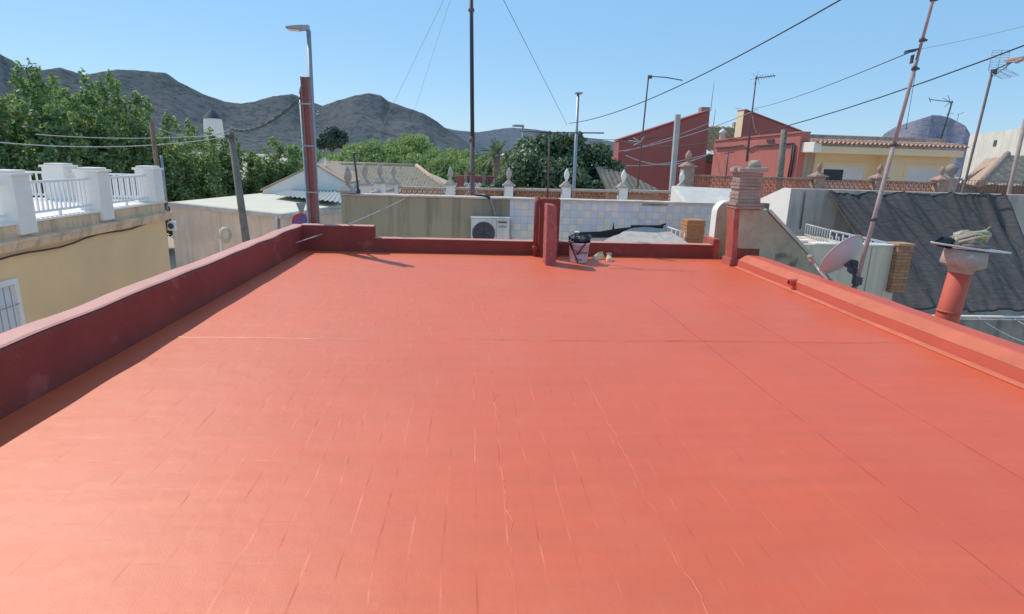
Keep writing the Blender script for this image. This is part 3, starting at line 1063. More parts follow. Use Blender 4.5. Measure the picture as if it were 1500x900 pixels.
# ------------------------------------------------------------------ white gabled house + tan hipped roof behind
pk, gl_, gr_ = P(462, 242, Y=29.8), P(385, 279, Y=29.8), P(508, 270, Y=29.8)
wh = thing('gabled_house', 'white gabled house with tan tiled roof behind the low beige house', 'house', (pk.x, 29.8, STREET))
MB().prism([(gl_.x, 29.8, STREET), (gr_.x, 29.8, STREET), (gr_.x, 29.8, gr_.z), (pk.x, 29.8, pk.z), (gl_.x, 29.8, gl_.z)], (0, 5, 0)).build('wall', M_white, wh)
ro_ = MB()
for (p, q) in ((pk, gl_), (pk, gr_)):
    dd_ = (q - p)
    ro_.prism([p + Vector((0, -.12, .02)), p + dd_ * 1.03 + Vector((0, -.12, .02)), p + dd_ * 1.03 + Vector((0, -.12, .10)), p + Vector((0, -.12, .07))], (0, 5.2, 0))
ro_.build('roof', M_brownroof, wh)


def tile_roof(p00, p10, p01, cols, rows, amp, name, material, parent, cuts=(), sub=6):
    """barrel tiled plane; p00-p10 is the eaves, p00-p01 runs up the slope; cuts = planes (point, normal) trimming hips"""
    p00, p10, p01 = Vector(p00), Vector(p10), Vector(p01)
    ex_, ey_ = p10 - p00, p01 - p00
    nrm = ex_.cross(ey_).normalized()
    if nrm.z < 0:
        nrm = -nrm
    vv, ff = [], []
    W_ = cols * sub + 1
    hs_ = []
    for j in range(rows):
        hs_ += [(j / rows, max(.13 if amp < .02 else .05, .7 * amp)), ((j + .97) / rows, 0.0)]
    for (v_, st_) in hs_:
        for i in range(W_):
            u_ = i / (W_ - 1)
            ph = (i / sub) * 2 * math.pi
            hh = amp * (.5 + .5 * math.cos(ph)) ** .7
            jit = .25 * amp * mnoise.noise(Vector((int(i / sub) * 3.1, v_ * rows * 1.3, 1)))
            vv.append(p00 + ex_ * u_ + ey_ * v_ + nrm * (hh + st_ + jit))
    for j in range(len(hs_) - 1):
        for i in range(W_ - 1):
            ff.append((j * W_ + i, j * W_ + i + 1, (j + 1) * W_ + i + 1, (j + 1) * W_ + i))
    o0 = wloc(parent)
    me = bpy.data.meshes.new(name)
    me.from_pydata([tuple(p - o0) for p in vv], [], ff)
    bmc = bmesh.new()
    bmc.from_mesh(me)
    for (pp_, nn_) in cuts:
        bmesh.ops.bisect_plane(bmc, geom=bmc.verts[:] + bmc.edges[:] + bmc.faces[:], plane_co=Vector(pp_) - o0, plane_no=Vector(nn_), clear_outer=True)
    for f_ in bmc.faces:
        f_.smooth = True
        if f_.normal.dot(nrm) < 0:
            f_.normal_flip()
    bmc.to_mesh(me)
    bmc.free()
    me.materials.append(material)
    o = bpy.data.objects.new(name, me)
    COL.objects.link(o)
    o.parent = parent
    return o


r0, r1 = P(482, 243, Y=37), P(610, 243, Y=37)
e0_, e1_ = P(470, 287, Y=30.5), P(668, 273, Y=30.5)
zr = (r0.z + r1.z) / 2
ez = -.35
hp = thing('tiled_house', 'low house with wide tan hipped tile roof beyond the olive wall', 'house', (-4, 33, STREET))
Lx, Rx = P(474, 243, Y=37).x, e1_.x
cutn = (Vector((r1.x, 37, zr)) - Vector((Rx, 30.5, ez))).cross(Vector((0, 0, 1)))
if cutn.x < 0:
    cutn = -cutn
tile_roof((Lx, 30.5, ez), (Rx + .2, 30.5, ez), (Lx, 37, zr), 46, 10, .010, 'roof', M_tanroof, hp, [((r1.x, 37, zr), cutn)])
hb = MB().tube([(r1.x, 37, zr + .08), (Rx, 30.5, ez + .08)], .13, 8)
hb.tube([(Lx, 37, zr + .06), (r1.x, 37, zr + .06)], .12, 8)
hb.build('ridge_tile', M_brownroof, hp)
MB().add([(r1.x, 37, zr - .02), (Rx, 30.5, ez), (Rx, 43, ez)], [(0, 1, 2)]).build('roof_side', M_tanroof, hp)
MB().box(Lx, Rx - .2, 30.8, 43, STREET, ez - .05).build('wall', M_cream, hp)
ds = P(473, 243, Y=31)
sd_ = thing('satellite_dish', 'tiny pale satellite dish at the ridge of the white gabled house', 'satellite dish', ds)
MB().lathe(ds, [(.0, 0), (.2, .03), (.38, .11), (.40, .12)], 20, (-.6, -.6, .5), close=False).build('dish', M_dish, sd_)
MB().tube([ds, ds + Vector((.1, .1, -.5))], .025, 6).build('bracket', M_steel, sd_)

# ------------------------------------------------------------------ olive and tiled wall behind the back parapet
OX0 = P(500, 300, Y=12.3).x
TX0 = P(747, 300, Y=12.3).x
ZT = .89
wl_ = thing('courtyard_wall', 'long courtyard wall behind the parapet, stained olive render then checked tiles', 'wall', (OX0, 12.3, -3))
MB().box(OX0, TX0, 12.3, 12.5, -3, ZT - .02).build('olive_section', M_olive, wl_)
MB().box(TX0 + .002, 6.0, 12.295, 12.5, -3, ZT - .02).build('tiled_section', M_tilewall, wl_)
cop = MB()
nseg = 60
vv, ff = [], []
for i in range(nseg + 1):
    x = OX0 - .02 + (6.0 - OX0) * i / nseg
    dz = .010 * mnoise.noise(Vector((i * .5, 0, 0)))
    for (y, z_) in ((12.27, ZT - .02), (12.265, ZT + .012), (12.52, ZT + .02), (12.53, ZT - .02)):
        vv.append((x, y + .006 * mnoise.noise(Vector((i * .9, 4, 0))), z_ + dz))
for i in range(nseg):
    for k in range(3):
        ff.append((i * 4 + k, i * 4 + k + 1, (i + 1) * 4 + k + 1, (i + 1) * 4 + k))
cop.add(vv, ff)
cop.build('coping', M_conclight, wl_)
# broken strip under the coping on the tiled part
MB().box(3.60, 4.15, 12.28, 12.294, ZT - .075, ZT - .035).build('bare_patch', M_darkwall, wl_)
# air conditioner
ac = thing('air_conditioner', 'old white air conditioner outdoor unit hung on the olive wall', 'air conditioner', (.4, 12.1, .0))
ax0, ax1, az0, az1 = .015, .80, -.05, .50
MB().box(ax0, ax1, 11.98, 12.26, az0, az1).build('casing', M_ac, ac, bevel=.012)
MB().box(ax0 - .008, ax1 + .008, 11.97, 12.27, az1 + .002, az1 + .022).build('lid', M_ac, ac, bevel=.006)
fcx, fcz = .275, .20
MB().lathe((fcx, 11.976, fcz), [(.0, 0), (.215, 0), (.225, .012), (.235, .002)], 32, (0, -1, 0), close=False).build('fan_grille', M_fan, ac)
fg = MB()
for k in range(9):
    r_ = .03 + k * .022
    fg.tube([(fcx + r_ * math.cos(an), 11.966, fcz + r_ * math.sin(an)) for an in [2 * math.pi * i / 28 for i in range(29)]], .0035, 4, cap=False)
for k in range(3):
    an = R(28) + k * R(60)
    fg.tube([(fcx - .21 * math.cos(an), 11.962, fcz - .21 * math.sin(an)), (fcx + .21 * math.cos(an), 11.962, fcz + .21 * math.sin(an))], .005, 4)
fg.build('wire_guard', M_dark, ac)
MB().box(.56, .75, 11.972, 11.978, .415, .445).build('handle_slot', M_dark, ac)
MB().box(.58, .74, 11.974, 11.979, .32, .36).build('name_plate', mat('faded label', (.30, .30, .29), .6), ac)
MB().box(.53, .535, 11.974, 11.979, -.04, .48).build('panel_joint', M_dark, ac)
tb = MB()
tb.tube([(.52, 12.26, .51), (.50, 12.27, .62), (.44, 12.26, .80), (.40, 12.26, .90), (.34, 12.30, .935), (.26, 12.42, .93)], .013, 8)
tb.build('pipe', M_stonegrey, ac)
tb = MB()
tb.tube([(.83, 12.2, .46), (.84, 12.2, .2), (.86, 12.2, .05), (.90, 12.15, -.1)], .016, 8)
tb.build('pipe', M_stonegrey, ac)
tbk = MB().tube([(.40, 12.25, .88), (.33, 12.27, .93), (.25, 12.40, .94), (.1, 12.5, .92)], .03, 8)
tbk.build('pipe_lagging', M_black, ac)
# thin dark post with cross bar on the wall's left end
q = P(524, 275, Y=12.4)
ap = thing('antenna_mast', 'short dark mast with a small cross bar on the left end of the olive wall', 'antenna', (q.x, 12.4, ZT))
MB().tube([(q.x + .02, 12.4, ZT - .02), P(518, 224, Y=12.4)], .022, 8).build('mast', M_dark, ap)
tt = P(518, 225, Y=12.4)
MB().tube([tt + Vector((-.10, .04, .01)), tt + Vector((.16, -.06, 0))], .012, 6).build('boom', M_dark, ap)
MB().obox((q.x + .02, 12.38, ZT + .05), (.035, 0, 0), (0, .03, 0), (0, 0, .05)).build('clamp', M_dark, ap)

# low things in the gap between: tiled roof sheet, railing, brick pier
ca = MB()
cpts = [P(858, 357, Y=11.25), P(1012, 352, Y=11.25), P(1003, 338, Y=12.2), P(935, 340, Y=12.2)]
c00, c10, c11, c01 = Vector((2.3, 10.95, .13)), Vector((4.25, 10.95, .18)), Vector((4.15, 12.25, .36)), Vector((3.45, 12.25, .36))
vv, ff = [], []
nn = 24
for i in range(nn + 1):
    for j in range(9):
        p = lerp(lerp(c00, c10, i / nn), lerp(c01, c11, i / nn), j / 8)
        vv.append(p + Vector((0, 0, .012 * math.sin(j * 2.2 + i * .3))))
for i in range(nn):
    for j in range(8):
        ff.append((i * 9 + j, (i + 1) * 9 + j, (i + 1) * 9 + j + 1, i * 9 + j + 1))
ca.add(vv, ff, True)
tag(ca.build('lean_to_roof', M_canopy, origin=(3.4, 11.6, .2)), 'pale sloping sheet roof in the courtyard in front of the checked tiles', 'roof')
dkp = MB()
pts = [(2.2, 12.284, .10), (2.2, 12.284, .22), (2.75, 12.284, .25), (3.0, 12.284, .30), (3.02, 12.284, .45), (3.05, 12.284, .31), (3.4, 12.284, .36), (3.4, 12.284, .40), (4.0, 12.284, .41), (4.15, 12.284, .46), (4.15, 12.284, .30), (2.9, 12.284, .12)]
dkp.prism(pts, (0, .008, 0))
dkp.build('painted_shadow', M_black, wl_)  # black sheet painting the shadow area above the lean-to roof
rl = thing('small_railing', 'small white railing beside the orange brick pier in the courtyard', 'railing', (4.15, 11.7, .2))
b_ = MB()
ra, rb = P(973, 331, Y=12.1), P(1003, 341, Y=11.5)
b_.tube([ra, rb], .014, 6)
for k in range(6):
    p = lerp(ra, rb, k / 5)
    b_.tube([p, p + Vector((0, 0, -.20 - .01 * k))], .010, 6)
b_.tube([ra + Vector((0, 0, -.19)), rb + Vector((0, 0, -.24))], .010, 6)
b_.build('rail', M_whitemetal, rl)


def brick_pier(x0, x1, y0, y1, z0, z1, name, label, ch=.065, jit=.008, material=None, cat='brick pier', seed=1):
    root = thing(name, label, cat, ((x0 + x1) / 2, (y0 + y1) / 2, z0))
    rr = random.Random(seed)
    b1, b2 = MB(), MB()
    n = int((z1 - z0) / ch)
    for k in range(n):
        za = z0 + k * ch
        j = [rr.uniform(-jit, jit) for _ in range(4)]
        b1.box(x0 + j[0], x1 + j[1], y0 + j[2], y1 + j[3], za + .009, za + ch - .002)
    b2.box(x0 + .012, x1 - .012, y0 + .012, y1 - .012, z0, z0 + n * ch - .005)
    b1.build('brick_courses', material or M_orangebrick, root, bevel=.004)
    b2.build('mortar_core', M_mortar, root)
    return root


q0_, q1_ = P(1008, 319, Y=11.5), P(1028, 352, Y=11.5)
brick_pier(q0_.x, q1_.x + .04, 11.5, 11.85, -.3, q0_.z + .01, 'brick_pier', 'orange brick pier standing before the checked tile wall', seed=4)

# ------------------------------------------------------------------ chimney wall at the right back corner
cw = thing('chimney_wall', 'grey cement wall with sloping right edge carrying a brick chimney stack', 'wall', (4.9, 9.95, -3))
x0, yf, yb_ = 4.50, 9.78, 10.06
pts = [(x0 + .10, yf, .302), (x0 - .02, yf, .98), (x0 + .52, yf, .97), (6.55, yf, -.35), (6.55, yf, -3), (x0 + .5, yf, -3), (x0 + .5, yf, .302)]
tz = MB().prism(pts, (0, yb_ - yf, 0))
tz.build('cement_wall', M_concrete, cw, bevel=.012)
MB().box(x0 + .101, x0 + .499, yf, yb_, -.06, .30).build('painted_foot', M_redwall, cw)
MB().prism([(x0 - .03, yf - .004, .99), (x0 + .065, yf - .004, .99), (x0 + .125, yf - .006, -.02), (x0 + .03, yf - .006, -.02)], (0, yb_ - yf + .01, 0)).build('painted_edge', M_fadedred, cw, bevel=.015)
MB().prism([(x0 - .01, yf - .03, .13), (x0 + .17, yf - .03, .13), (x0 + .19, yf - .06, -.02), (x0 - .03, yf - .06, -.02)], (0, yb_ - yf + .06, 0)).build('painted_plinth', M_fadedred, cw, bevel=.01)
MB().prism([(x0 + .56, yf - .03, .955), (x0 + .60, yf - .03, .985), (6.60, yf - .03, -.315), (6.55, yf - .03, -.36)], (0, yb_ - yf + .05, 0)).build('sloping_coping', M_conclight, cw, bevel=.008)
# second wall behind it with a rounded white end
w2 = MB()
pts = [(4.60, 10.80, -.5)] + [(4.60 + .22 * (1 - math.cos(an)), 10.80, .82 + .22 * math.sin(an)) for an in [R(90) * i / 8 for i in range(9)]] + [(5.6, 10.80, 1.02), (5.6, 10.80, -.5)]
w2.prism(pts, (0, .22, 0))
w2o = w2.build('rear_wall', M_concrete, cw)
we = MB()
ring = [(4.595, .30)] + [(4.60 - .006 + .226 * (1 - math.cos(an)), .82 + .226 * math.sin(an)) for an in [R(90) * i / 8 for i in range(9)]]
vv, ff = [], []
for (x, z_) in ring:
    vv += [(x, 10.79, z_), (x, 11.03, z_)]
for i in range(len(ring) - 1):
    ff.append((2 * i, 2 * i + 1, 2 * i + 3, 2 * i + 2))
we.add(vv, ff, True)
we.build('white_end', M_white, cw)
MB().box(4.50, 4.62, 10.56, 11.04, -.02, .36).build('painted_end', M_fadedred, cw, bevel=.012)
# the brick stack: ragged courses
rr = random.Random(11)
bk = MB()
z_ = .985
bx0, bx1 = P(1078, 300, Y=9.8).x, P(1111, 300, Y=9.8).x
for k in range(2):
    bk.box(bx0 - .05 - .02 * k + .02, bx1 + .07 - .02 * k, 9.70, 10.12, z_, z_ + .045)
    z_ += .05
while z_ < 1.55:
    h = rr.uniform(.042, .06)
    j = [rr.uniform(-.012, .012) for _ in range(4)]
    bk.box(bx0 + j[0] + .008, bx1 + j[1], 9.76 + j[2], 10.10 + j[3], z_, z_ + h)
    z_ += h + .009
bk.build('brick_stack', M_brickdark, cw, bevel=.006)
MB().box(bx0 + .02, bx1 - .015, 9.775, 10.08, .98, z_ - .01).build('mortar_core', M_mortar, cw)
cpc = MB().obox(((bx0 + bx1) / 2 + .01, 9.92, z_ + .035), (.25, 0, .012), (0, .20, 0), (0, 0, .036))
cpc.build('capstone', M_capcem, cw, bevel=.02)
cpo = MB().lathe((bx1 - .09, 9.92, z_ + .06), [(.11, 0), (.105, .09), (.08, .13), (.0, .135)], 10)
cpo = cpo.build('cap_lump', M_capcem, cw)
rough_mesh(cpo, 9, .04, 2)
MB().tube([(bx0 - .10, 9.85, z_ + .045), (bx0 + .1, 9.85, z_ + .05)], [.04, .03], 8).build('cap_tile', M_capcem, cw)

# ------------------------------------------------------------------ right neighbour: white side wall, grey wall, patio
WY = 14.0
GX = P(1159, 275.5, Y=WY).x
GZ = 1.19
nw = thing('neighbour_wall', 'grey stained wall with bright white side behind the chimney wall', 'wall', (GX, WY, -3))
MB().box(GX, 22, WY, WY + .25, -3.8, GZ).build('grey_face', M_greywall, nw, bevel=.01)
wy2 = P(1115, 291, X=GX).y
wz2 = P(1115, 291, X=GX).z
MB().prism([(GX - .012, WY - .02, -3.8), (GX - .012, WY - .02, GZ), (GX - .012, WY + .3, GZ + .005), (GX - .012, wy2, wz2), (GX - .012, wy2, -3.8)], (.010, 0, 0)).build('white_side', M_white, nw)
MB().prism([(GX, WY + .252, -3.8), (GX, WY + .252, GZ), (GX, wy2 - .02, wz2 - .02), (GX, wy2 - .02, -3.8)], (.3, 0, 0)).build('return_wall', M_white, nw)
# rusty pipe stub fixed on the wall
MB().tube([(P(1180, 280, Y=WY - .04)), P(1172, 336, Y=WY - .04)], .018, 8).build('rusty_pipe', M_rust, nw)
# white sloping coping block joining tiled wall and right terrace
wc = MB().prism([(4.60, 12.53, .80), (4.60, 12.53, .90), (4.60, 13.35, 1.19), (4.60, 13.5, 1.19), (4.60, 13.5, .6)], (1.78, 0, -.03))
tag(wc.build('whitewashed_ramp', mat('dull whitewash', (.70, .64, .55), .9, .15, 2.5, .4, 30, streak=.2, streakcol=(.4, .36, .3)), origin=(5.4, 13, .9), bevel=.03), 'whitewashed sloping top of the wall behind the checked tiles, left of the chimney', 'wall')

# patio wall with railing
PY = 10.12
px0, px1 = P(1150, 365, Y=PY).x, P(1308, 371, Y=PY).x
pw = thing('patio_wall', 'low cream patio wall with white sill, railing on top, behind the satellite dish', 'wall', ((px0 + px1) / 2, PY, -3))
PZ = .385
MB().box(px0, px1, PY, PY + .18, -3, PZ - .03).build('wall', M_patio, pw, bevel=.008)
MB().box(P(1192, 364, Y=PY).x, px1 + .01, PY - .03, PY + .21, PZ - .028, PZ).build('sill', M_white, pw, bevel=.006)
for u in (1299,):
    MB().box(P(1270, 400, Y=PY).x, P(1271.5, 400, Y=PY).x, PY - .003, PY + .01, -1, PZ - .05).build('crack', M_darkwall, pw)
wr = thing('patio_railing', 'white metal railing on the patio wall, descending towards the brick pier', 'railing', (6.3, PY + .09, PZ))
b_ = MB()
ta_, tb_ = P(1217, 338, Y=PY + .09), P(1305, 357, Y=PY + .09)
b_.tube([ta_, tb_], .016, 8)
for k in range(10):
    p = lerp(ta_, tb_, k / 9.5)
    b_.tube([p, (p.x, p.y, PZ)], .010, 6)
    p2 = lerp(ta_, tb_, (k + .45) / 9.5)
    zz = PZ + (p2.z - PZ) * .55
    b_.tube([(p2.x, p2.y, zz), (p2.x, p2.y, PZ)], .008, 6)
    b_.tube([(p.x, p.y, zz), (p2.x, p2.y, zz)], .008, 6)
b_.build('stair_rail', M_whitemetal, wr)
b_ = MB()
tc_ = Vector((ta_.x + .15, PY + 1.15, ta_.z))
b_.tube([ta_, tc_], .014, 8)
for k in range(1, 11):
    p = lerp(ta_, tc_, k / 10)
    b_.tube([p, (p.x, p.y, PZ - .02)], .009, 6)
b_.tube([(ta_.x, ta_.y, PZ + .02), (tc_.x, tc_.y, PZ + .02)], .012, 6)
b_.build('side_rail', M_wirelight, wr)
MB().box(ta_.x - .02, ta_.x + .5, PY + .185, PY + 1.25, -3, PZ - .03).build('return_wall', M_patio, pw)
# ledge with small clutter
lb = P(1181, 357, Y=10.6)
ll = thing('white_crate', 'white box with dark slots on the patio ledge behind the cement wall', 'crate', (lb.x, 10.7, lb.z - .06))
MB().box(lb.x - .13, lb.x + .13, 10.6, 10.8, lb.z - .06, lb.z + .06).build('body', M_white, ll, bevel=.01)
sl = MB()
for k in range(5):
    sl.box(lb.x - .07 + .03 * k, lb.x - .052 + .03 * k, 10.594, 10.6, lb.z - .03, lb.z + .02)
sl.build('slots', M_dark, ll)
MB().box(px0 - .1, ta_.x - .03, PY + .2, PY + .7, -3, lb.z - .062).build('ledge', M_patio, pw)
# brick pier at the patio corner
bq0, bq1 = P(1303, 429, Y=10.0), P(1336, 360, Y=10.0)
bpz = thing('brick_corner_pier', 'square red brick pier at the right end of the patio wall', 'brick pier', ((bq0.x + bq1.x) / 2, 10.1, bq0.z))
MB().box(bq0.x + .01, bq0.x + .29, 10.0, 10.26, bq0.z, bq1.z - .02).build('brickwork', M_brickwall, bpz, bevel=.004)
MB().box(bq0.x - .01, bq0.x + .31, 9.98, 10.28, bq1.z - .018, bq1.z + .03).build('cap', mat('ochre cap brick', (.42, .22, .11), .9, .25, 10), bpz, bevel=.006)
MB().box(px1 - .06, bq0.x + .15, PY - .01, PY + .17, -3, bq0.z - .002).build('foot', M_patio, bpz)

# shade net sheet
NX, NY = 200, 80
topL, topR = P(1215, 280.5, Y=WY - .04), P(1478, 290, Y=WY - .04)
topL.z = topR.z = GZ - .02
LWY = 10.6
NXM = bq0.x + .36
botL, botR = P(1317, 447, Y=LWY), P(1566, 459, Y=LWY)
midR = P(1500, 395, Y=9.6)
NET_EDGE = [(t_, P(u_, 280 + 167 * t_ ** 1.15, Y=WY - .04 - (WY - .04 - LWY) * t_).x) for t_, u_ in ((0, 1215), (.2, 1241), (.4, 1267), (.6, 1290), (.8, 1306), (1, 1317))]


def net_point(s_, t_):
    le = lerp(topL, botL, t_)
    le.x = float(np.interp(t_, [k[0] for k in NET_EDGE], [k[1] for k in NET_EDGE]))
    p = lerp(le, lerp(topR, botR, t_), s_)
    # slack belly, scalloped top edge between fixings, hard creases running down the slope
    p.z -= .10 * math.sin(math.pi * t_) * (1 + .4 * math.sin(6.28 * s_ * 1.3 + 1))
    scal = abs(math.sin(s_ * math.pi * 4.5)) * .05 * (1 - t_) ** 6
    p.z -= scal
    nv = Vector((0, -.5, .7))
    for (s0, sl, hgt, wd) in ((.10, .10, .05, .012), (.245, .16, .075, .014), (.40, .17, .05, .012), (.545, .20, .085, .015), (.69, .22, .06, .012), (.83, .20, .07, .014)):
        q = s_ - s0 - sl * t_
        hgt *= .75
        p += nv * (hgt * math.exp(-abs(q) / (wd * 2.2)) - .6 * hgt * math.exp(-((q - .03) / .03) ** 2))
    p += nv * (.16 * mnoise.noise(Vector((s_ * 3.2 - t_ * .8, t_ * 1.7, 7))) + .09 * mnoise.noise(Vector((s_ * 9 - t_ * 2, t_ * 3, 2))) + .012 * mnoise.noise(Vector((s_ * 30 - t_ * 7, t_ * 7, 4))))
    p += nv * (.07 * mnoise.noise(Vector((s_ * 34, 3, t_ * 1.5))) * (1 - t_) ** 2.2 + .05 * mnoise.noise(Vector((s_ * 26, 8, t_ * 1.5))) * t_ ** 3)
    # gathered pleats at the right top corner
    if s_ > .72:
        g_ = (s_ - .72) / .28
        p += Vector((0, -.5, .6)) * (.09 * g_ * (1 - t_ * .6) * math.sin(6.28 * (g_ * 2.6 + t_ * .35)))
    # sag of the free left edge
    if s_ < .12:
        p.z -= .10 * (1 - s_ / .12) * math.sin(math.pi * t_)
    return p


vv = [net_point(i / NX, j / NY) for j in range(NY + 1) for i in range(NX + 1)]
ff = []
for j in range(NY):
    for i in range(NX):
        ff.append((j * (NX + 1) + i, j * (NX + 1) + i + 1, (j + 1) * (NX + 1) + i + 1, (j + 1) * (NX + 1) + i))
net = tag(MB().add(vv, ff, True).build('shade_net', M_net, origin=topL), 'large wrinkled black shade net slung from the grey wall over the right patio', 'net')
for (s0, sl) in ((.10, .10), (.245, .16), (.40, .17), (.545, .20), (.69, .22), (.83, .20)):
    MB().tube([net_point(s0 + sl * i / 50 + .004, i / 50) + Vector((0, -.012, .016)) for i in range(51)], .006, 5).build('sewn_seam', M_black, net)
MB().tube([net_point(i / 70, 1.0) + Vector((0, -.02, .01)) for i in range(71)], .022, 6).build('rolled_hem', M_black, net)
MB().tube([net_point(i / 120, 0.0) + Vector((0, -.012, .01)) for i in range(121)], .008, 5).build('top_hem', M_black, net)
for k, (ua, va, ya, ub, vb, yb2) in enumerate(((1219, 282, 11.5, 1262, 352, 10.0), (1226, 312, 11.0, 1290, 362, 9.6))):
    pass
# low wall with white pipe on which the net ends
lz = P(1420, 464, Y=LWY).z
lw = thing('yard_wall', 'low dark weathered yard wall under the lower edge of the shade net', 'wall', (9, LWY, -3))
MB().box(P(1335, 462, Y=LWY).x, 20, LWY - .22, LWY - .02, -3, lz).build('wall', M_darkwall, lw, bevel=.01)
lp0, lp1 = P(1352, 461, Y=LWY - .1), P(1600, 464, Y=LWY - .1)
lp0.z = lp1.z = lz + .025
tag(MB().tube([lp0, lp1], .028, 10).build('white_pipe', M_white, origin=lp0), 'white pipe holding down the lower edge of the black shade net', 'pipe')
rope = MB().tube(sag(P(1432, 464, Y=LWY - .13), P(1530, 510, Y=9.6), .08), .008, 5)
tag(rope.build('rope', M_wirelight, origin=P(1432, 464, Y=LWY)), 'pale cord hanging across the dark yard wall from the white pipe', 'rope')
rope = MB().tube(sag(P(1484, 466, Y=LWY - .13), P(1560, 495, Y=9.6), .06), .008, 5)
tag(rope.build('rope', M_wirelight, origin=P(1484, 466, Y=LWY)), 'second pale cord at the right picture edge below the white pipe', 'rope')
tag(MB().tube(sag(P(1215, 281, Y=WY - .07), P(1264, 356, Y=12.4), .05), .012, 5).build('net_strap', M_black, origin=topL), 'black strap along the free left edge of the shade net', 'strap')

# ------------------------------------------------------------------ tilted mast, dish, flue at the right parapet
mb0 = P(1252, 425, X=5.10)
mt1 = P(1369, -8, Y=mb0.y)
dm = (mt1 - mb0)
ms = thing('telescopic_mast', 'tall leaning pale rusty pipe mast clamped outside the right parapet', 'mast', mb0)
k72 = .82
MB().tube([mb0 - dm * .06, mb0 + dm * .52], .026, 12).build('lower_tube', M_rustpole, ms)
MB().tube([mb0 + dm * .50, mb0 + dm * .80], .022, 12).build('middle_tube', M_rustpole, ms)
MB().tube([mb0 + dm * .78, mb0 + dm * 1.12], .018, 12).build('upper_tube', M_rustpole, ms)
for f, hh in ((.03, .05), (.26, .02), (.52, .022), (.77, .02), (.86, .02), (.985, .02)):
    c = mb0 + dm * f
    cm = MB().tube([c - dm.normalized() * hh, c + dm.normalized() * hh], .034, 10)
    cm.obox(c + Vector((.04, 0, 0)), (.02, 0, 0), (0, .012, 0), (0, 0, .012))
    cm.build('clamp', M_dark, ms)
c = P(1336, 74, Y=mb0.y)
jn = MB().obox(c + Vector((-.02, 0, -.01)), (.055, 0, .012), (0, .03, 0), (0, 0, .018))
jn.tube([c + Vector((.02, 0, 0)), c + Vector((.085, 0, .02))], .012, 6)
jn.obox(c + Vector((.02, 0, -.10)), (.014, 0, .005), (0, .014, 0), (0, 0, .05))
jn.build('guy_ring', M_dark, ms)

dc = P(1237, 378, Y=7.55)
vd = (dc - Vector((0, 0, EYE))).normalized()
rt = vd.cross(Vector((0, 0, 1))).normalized()
upv = rt.cross(vd)
dn = (-.78 * rt + .60 * upv) * .93 + vd * .36
dn.normalize()
di = thing('satellite_dish', 'large pale satellite dish seen from behind at the foot of the leaning mast', 'satellite dish', mb0)
RD = .335
prof = [(RD * i / 12, .42 * RD * (i / 12) ** 2 - .42 * RD * .5) for i in range(13)]
dish_o = MB().lathe(dc, prof + [(RD + .008, .42 * RD * .5 - .004), (RD + .004, .42 * RD * .5 - .018)] + [(RD * i / 12 * .99, .42 * RD * (i / 12) ** 2 - .42 * RD * .5 - .010) for i in range(12, 0, -1)], 40, dn, close=False)
dish_o.build('reflector', M_dish, di)
bk_ = MB()
bc = dc - dn * (.42 * RD * .5 + .02)
bk_.obox(bc - dn * .03, rt * .07, upv * .045, dn * .02)
pm_ = mb0 + dm * .035
bk_.tube([bc - dn * .05, lerp(bc, pm_, .5) + Vector((0, 0, -.02)), pm_], .022, 8)
bk_.tube([bc - dn * .04 + upv * .03, pm_ + Vector((0, 0, .09))], .014, 6)
bk_.obox(pm_, (.045, 0, 0), (0, .045, 0), (0, 0, .05))
bk_.obox(lerp(bc, pm_, .45), rt * .05, upv * .03, dn * .03)
bk_.tube([pm_ + Vector((-.02, 0, -.03)), pm_ + Vector((-.10, -.02, -.16))], .016, 6)
bk_.build('mount', M_dark, di)
am0, am1 = P(1214, 413, Y=7.5), P(1192, 385, Y=7.75)
MB().tube([dc - dn * .06 - upv * .30 - rt * .12, am0, am1], .017, 8).build('feed_arm', M_white, di)
lnb = MB().tube([am1, P(1187, 379, Y=7.78)], .034, 10)
lnb.tube([P(1184, 376, Y=7.8), P(1192, 377, Y=7.72)], .028, 10)
lnb.build('receiver_head', M_capcem, di)

fb = P(1386, 470, X=5.16)
fl = thing('red_flue', 'short red painted flue pipe with flared cement cap behind the right parapet', 'chimney', (fb.x, fb.y, -.4))
ft = P(1408, 394, Y=fb.y)
MB().tube([(fb.x - (ft.x - fb.x) * .9, fb.y, fb.z - (ft.z - fb.z) * .9), fb, ft], [.112, .110, .105], 24).build('pipe', M_red, fl)
MB().tube([lerp(fb, ft, .16), lerp(fb, ft, .20)], .118, 24).build('joint_ring', M_red, fl)
dx = (ft - fb).normalized()
MB().lathe(ft - dx * .05, [(.10, 0), (.112, .02), (.125, .055), (.19, .085), (.205, .10), (.192, .25), (.0, .25)], 24, dx, close=False).build('cap', M_capcem, fl)
ts = ft - dx * .05 + dx * .262
a_, b2_ = P(1362, 357, Y=fb.y + .05), P(1479, 372, Y=fb.y - .10)
slab = thing('marble_slab', 'broken flat pale slab lying across the top of the red flue', 'slab', ts)
cs = lerp(a_, b2_, .5)
cs.z = ts.z + .012
ls = (b2_ - a_)
ls.z = 0
wv_ = Vector((-ls.y, ls.x, 0)).normalized()
tl = Vector((0, 0, -.055))
sp = [(-.5, -.02), (-.38, -.09), (-.1, -.16), (.12, -.19), (.50, -.03), (.35, .10), (.05, .17), (-.30, .13), (-.46, .05)]
MB().prism([cs + ls * x + wv_ * y - Vector((0, 0, .075 * x)) for x, y in sp], (0, 0, .016)).build('stone', M_marble, slab, bevel=.003)
bun = P(1420, 349, Y=fb.y)
bn = thing('rag_bundle', 'bundle of straw coloured rags weighing down the slab on the red flue', 'bundle', (bun.x, bun.y, cs.z + .02))
bz = cs.z + .012
prof = []
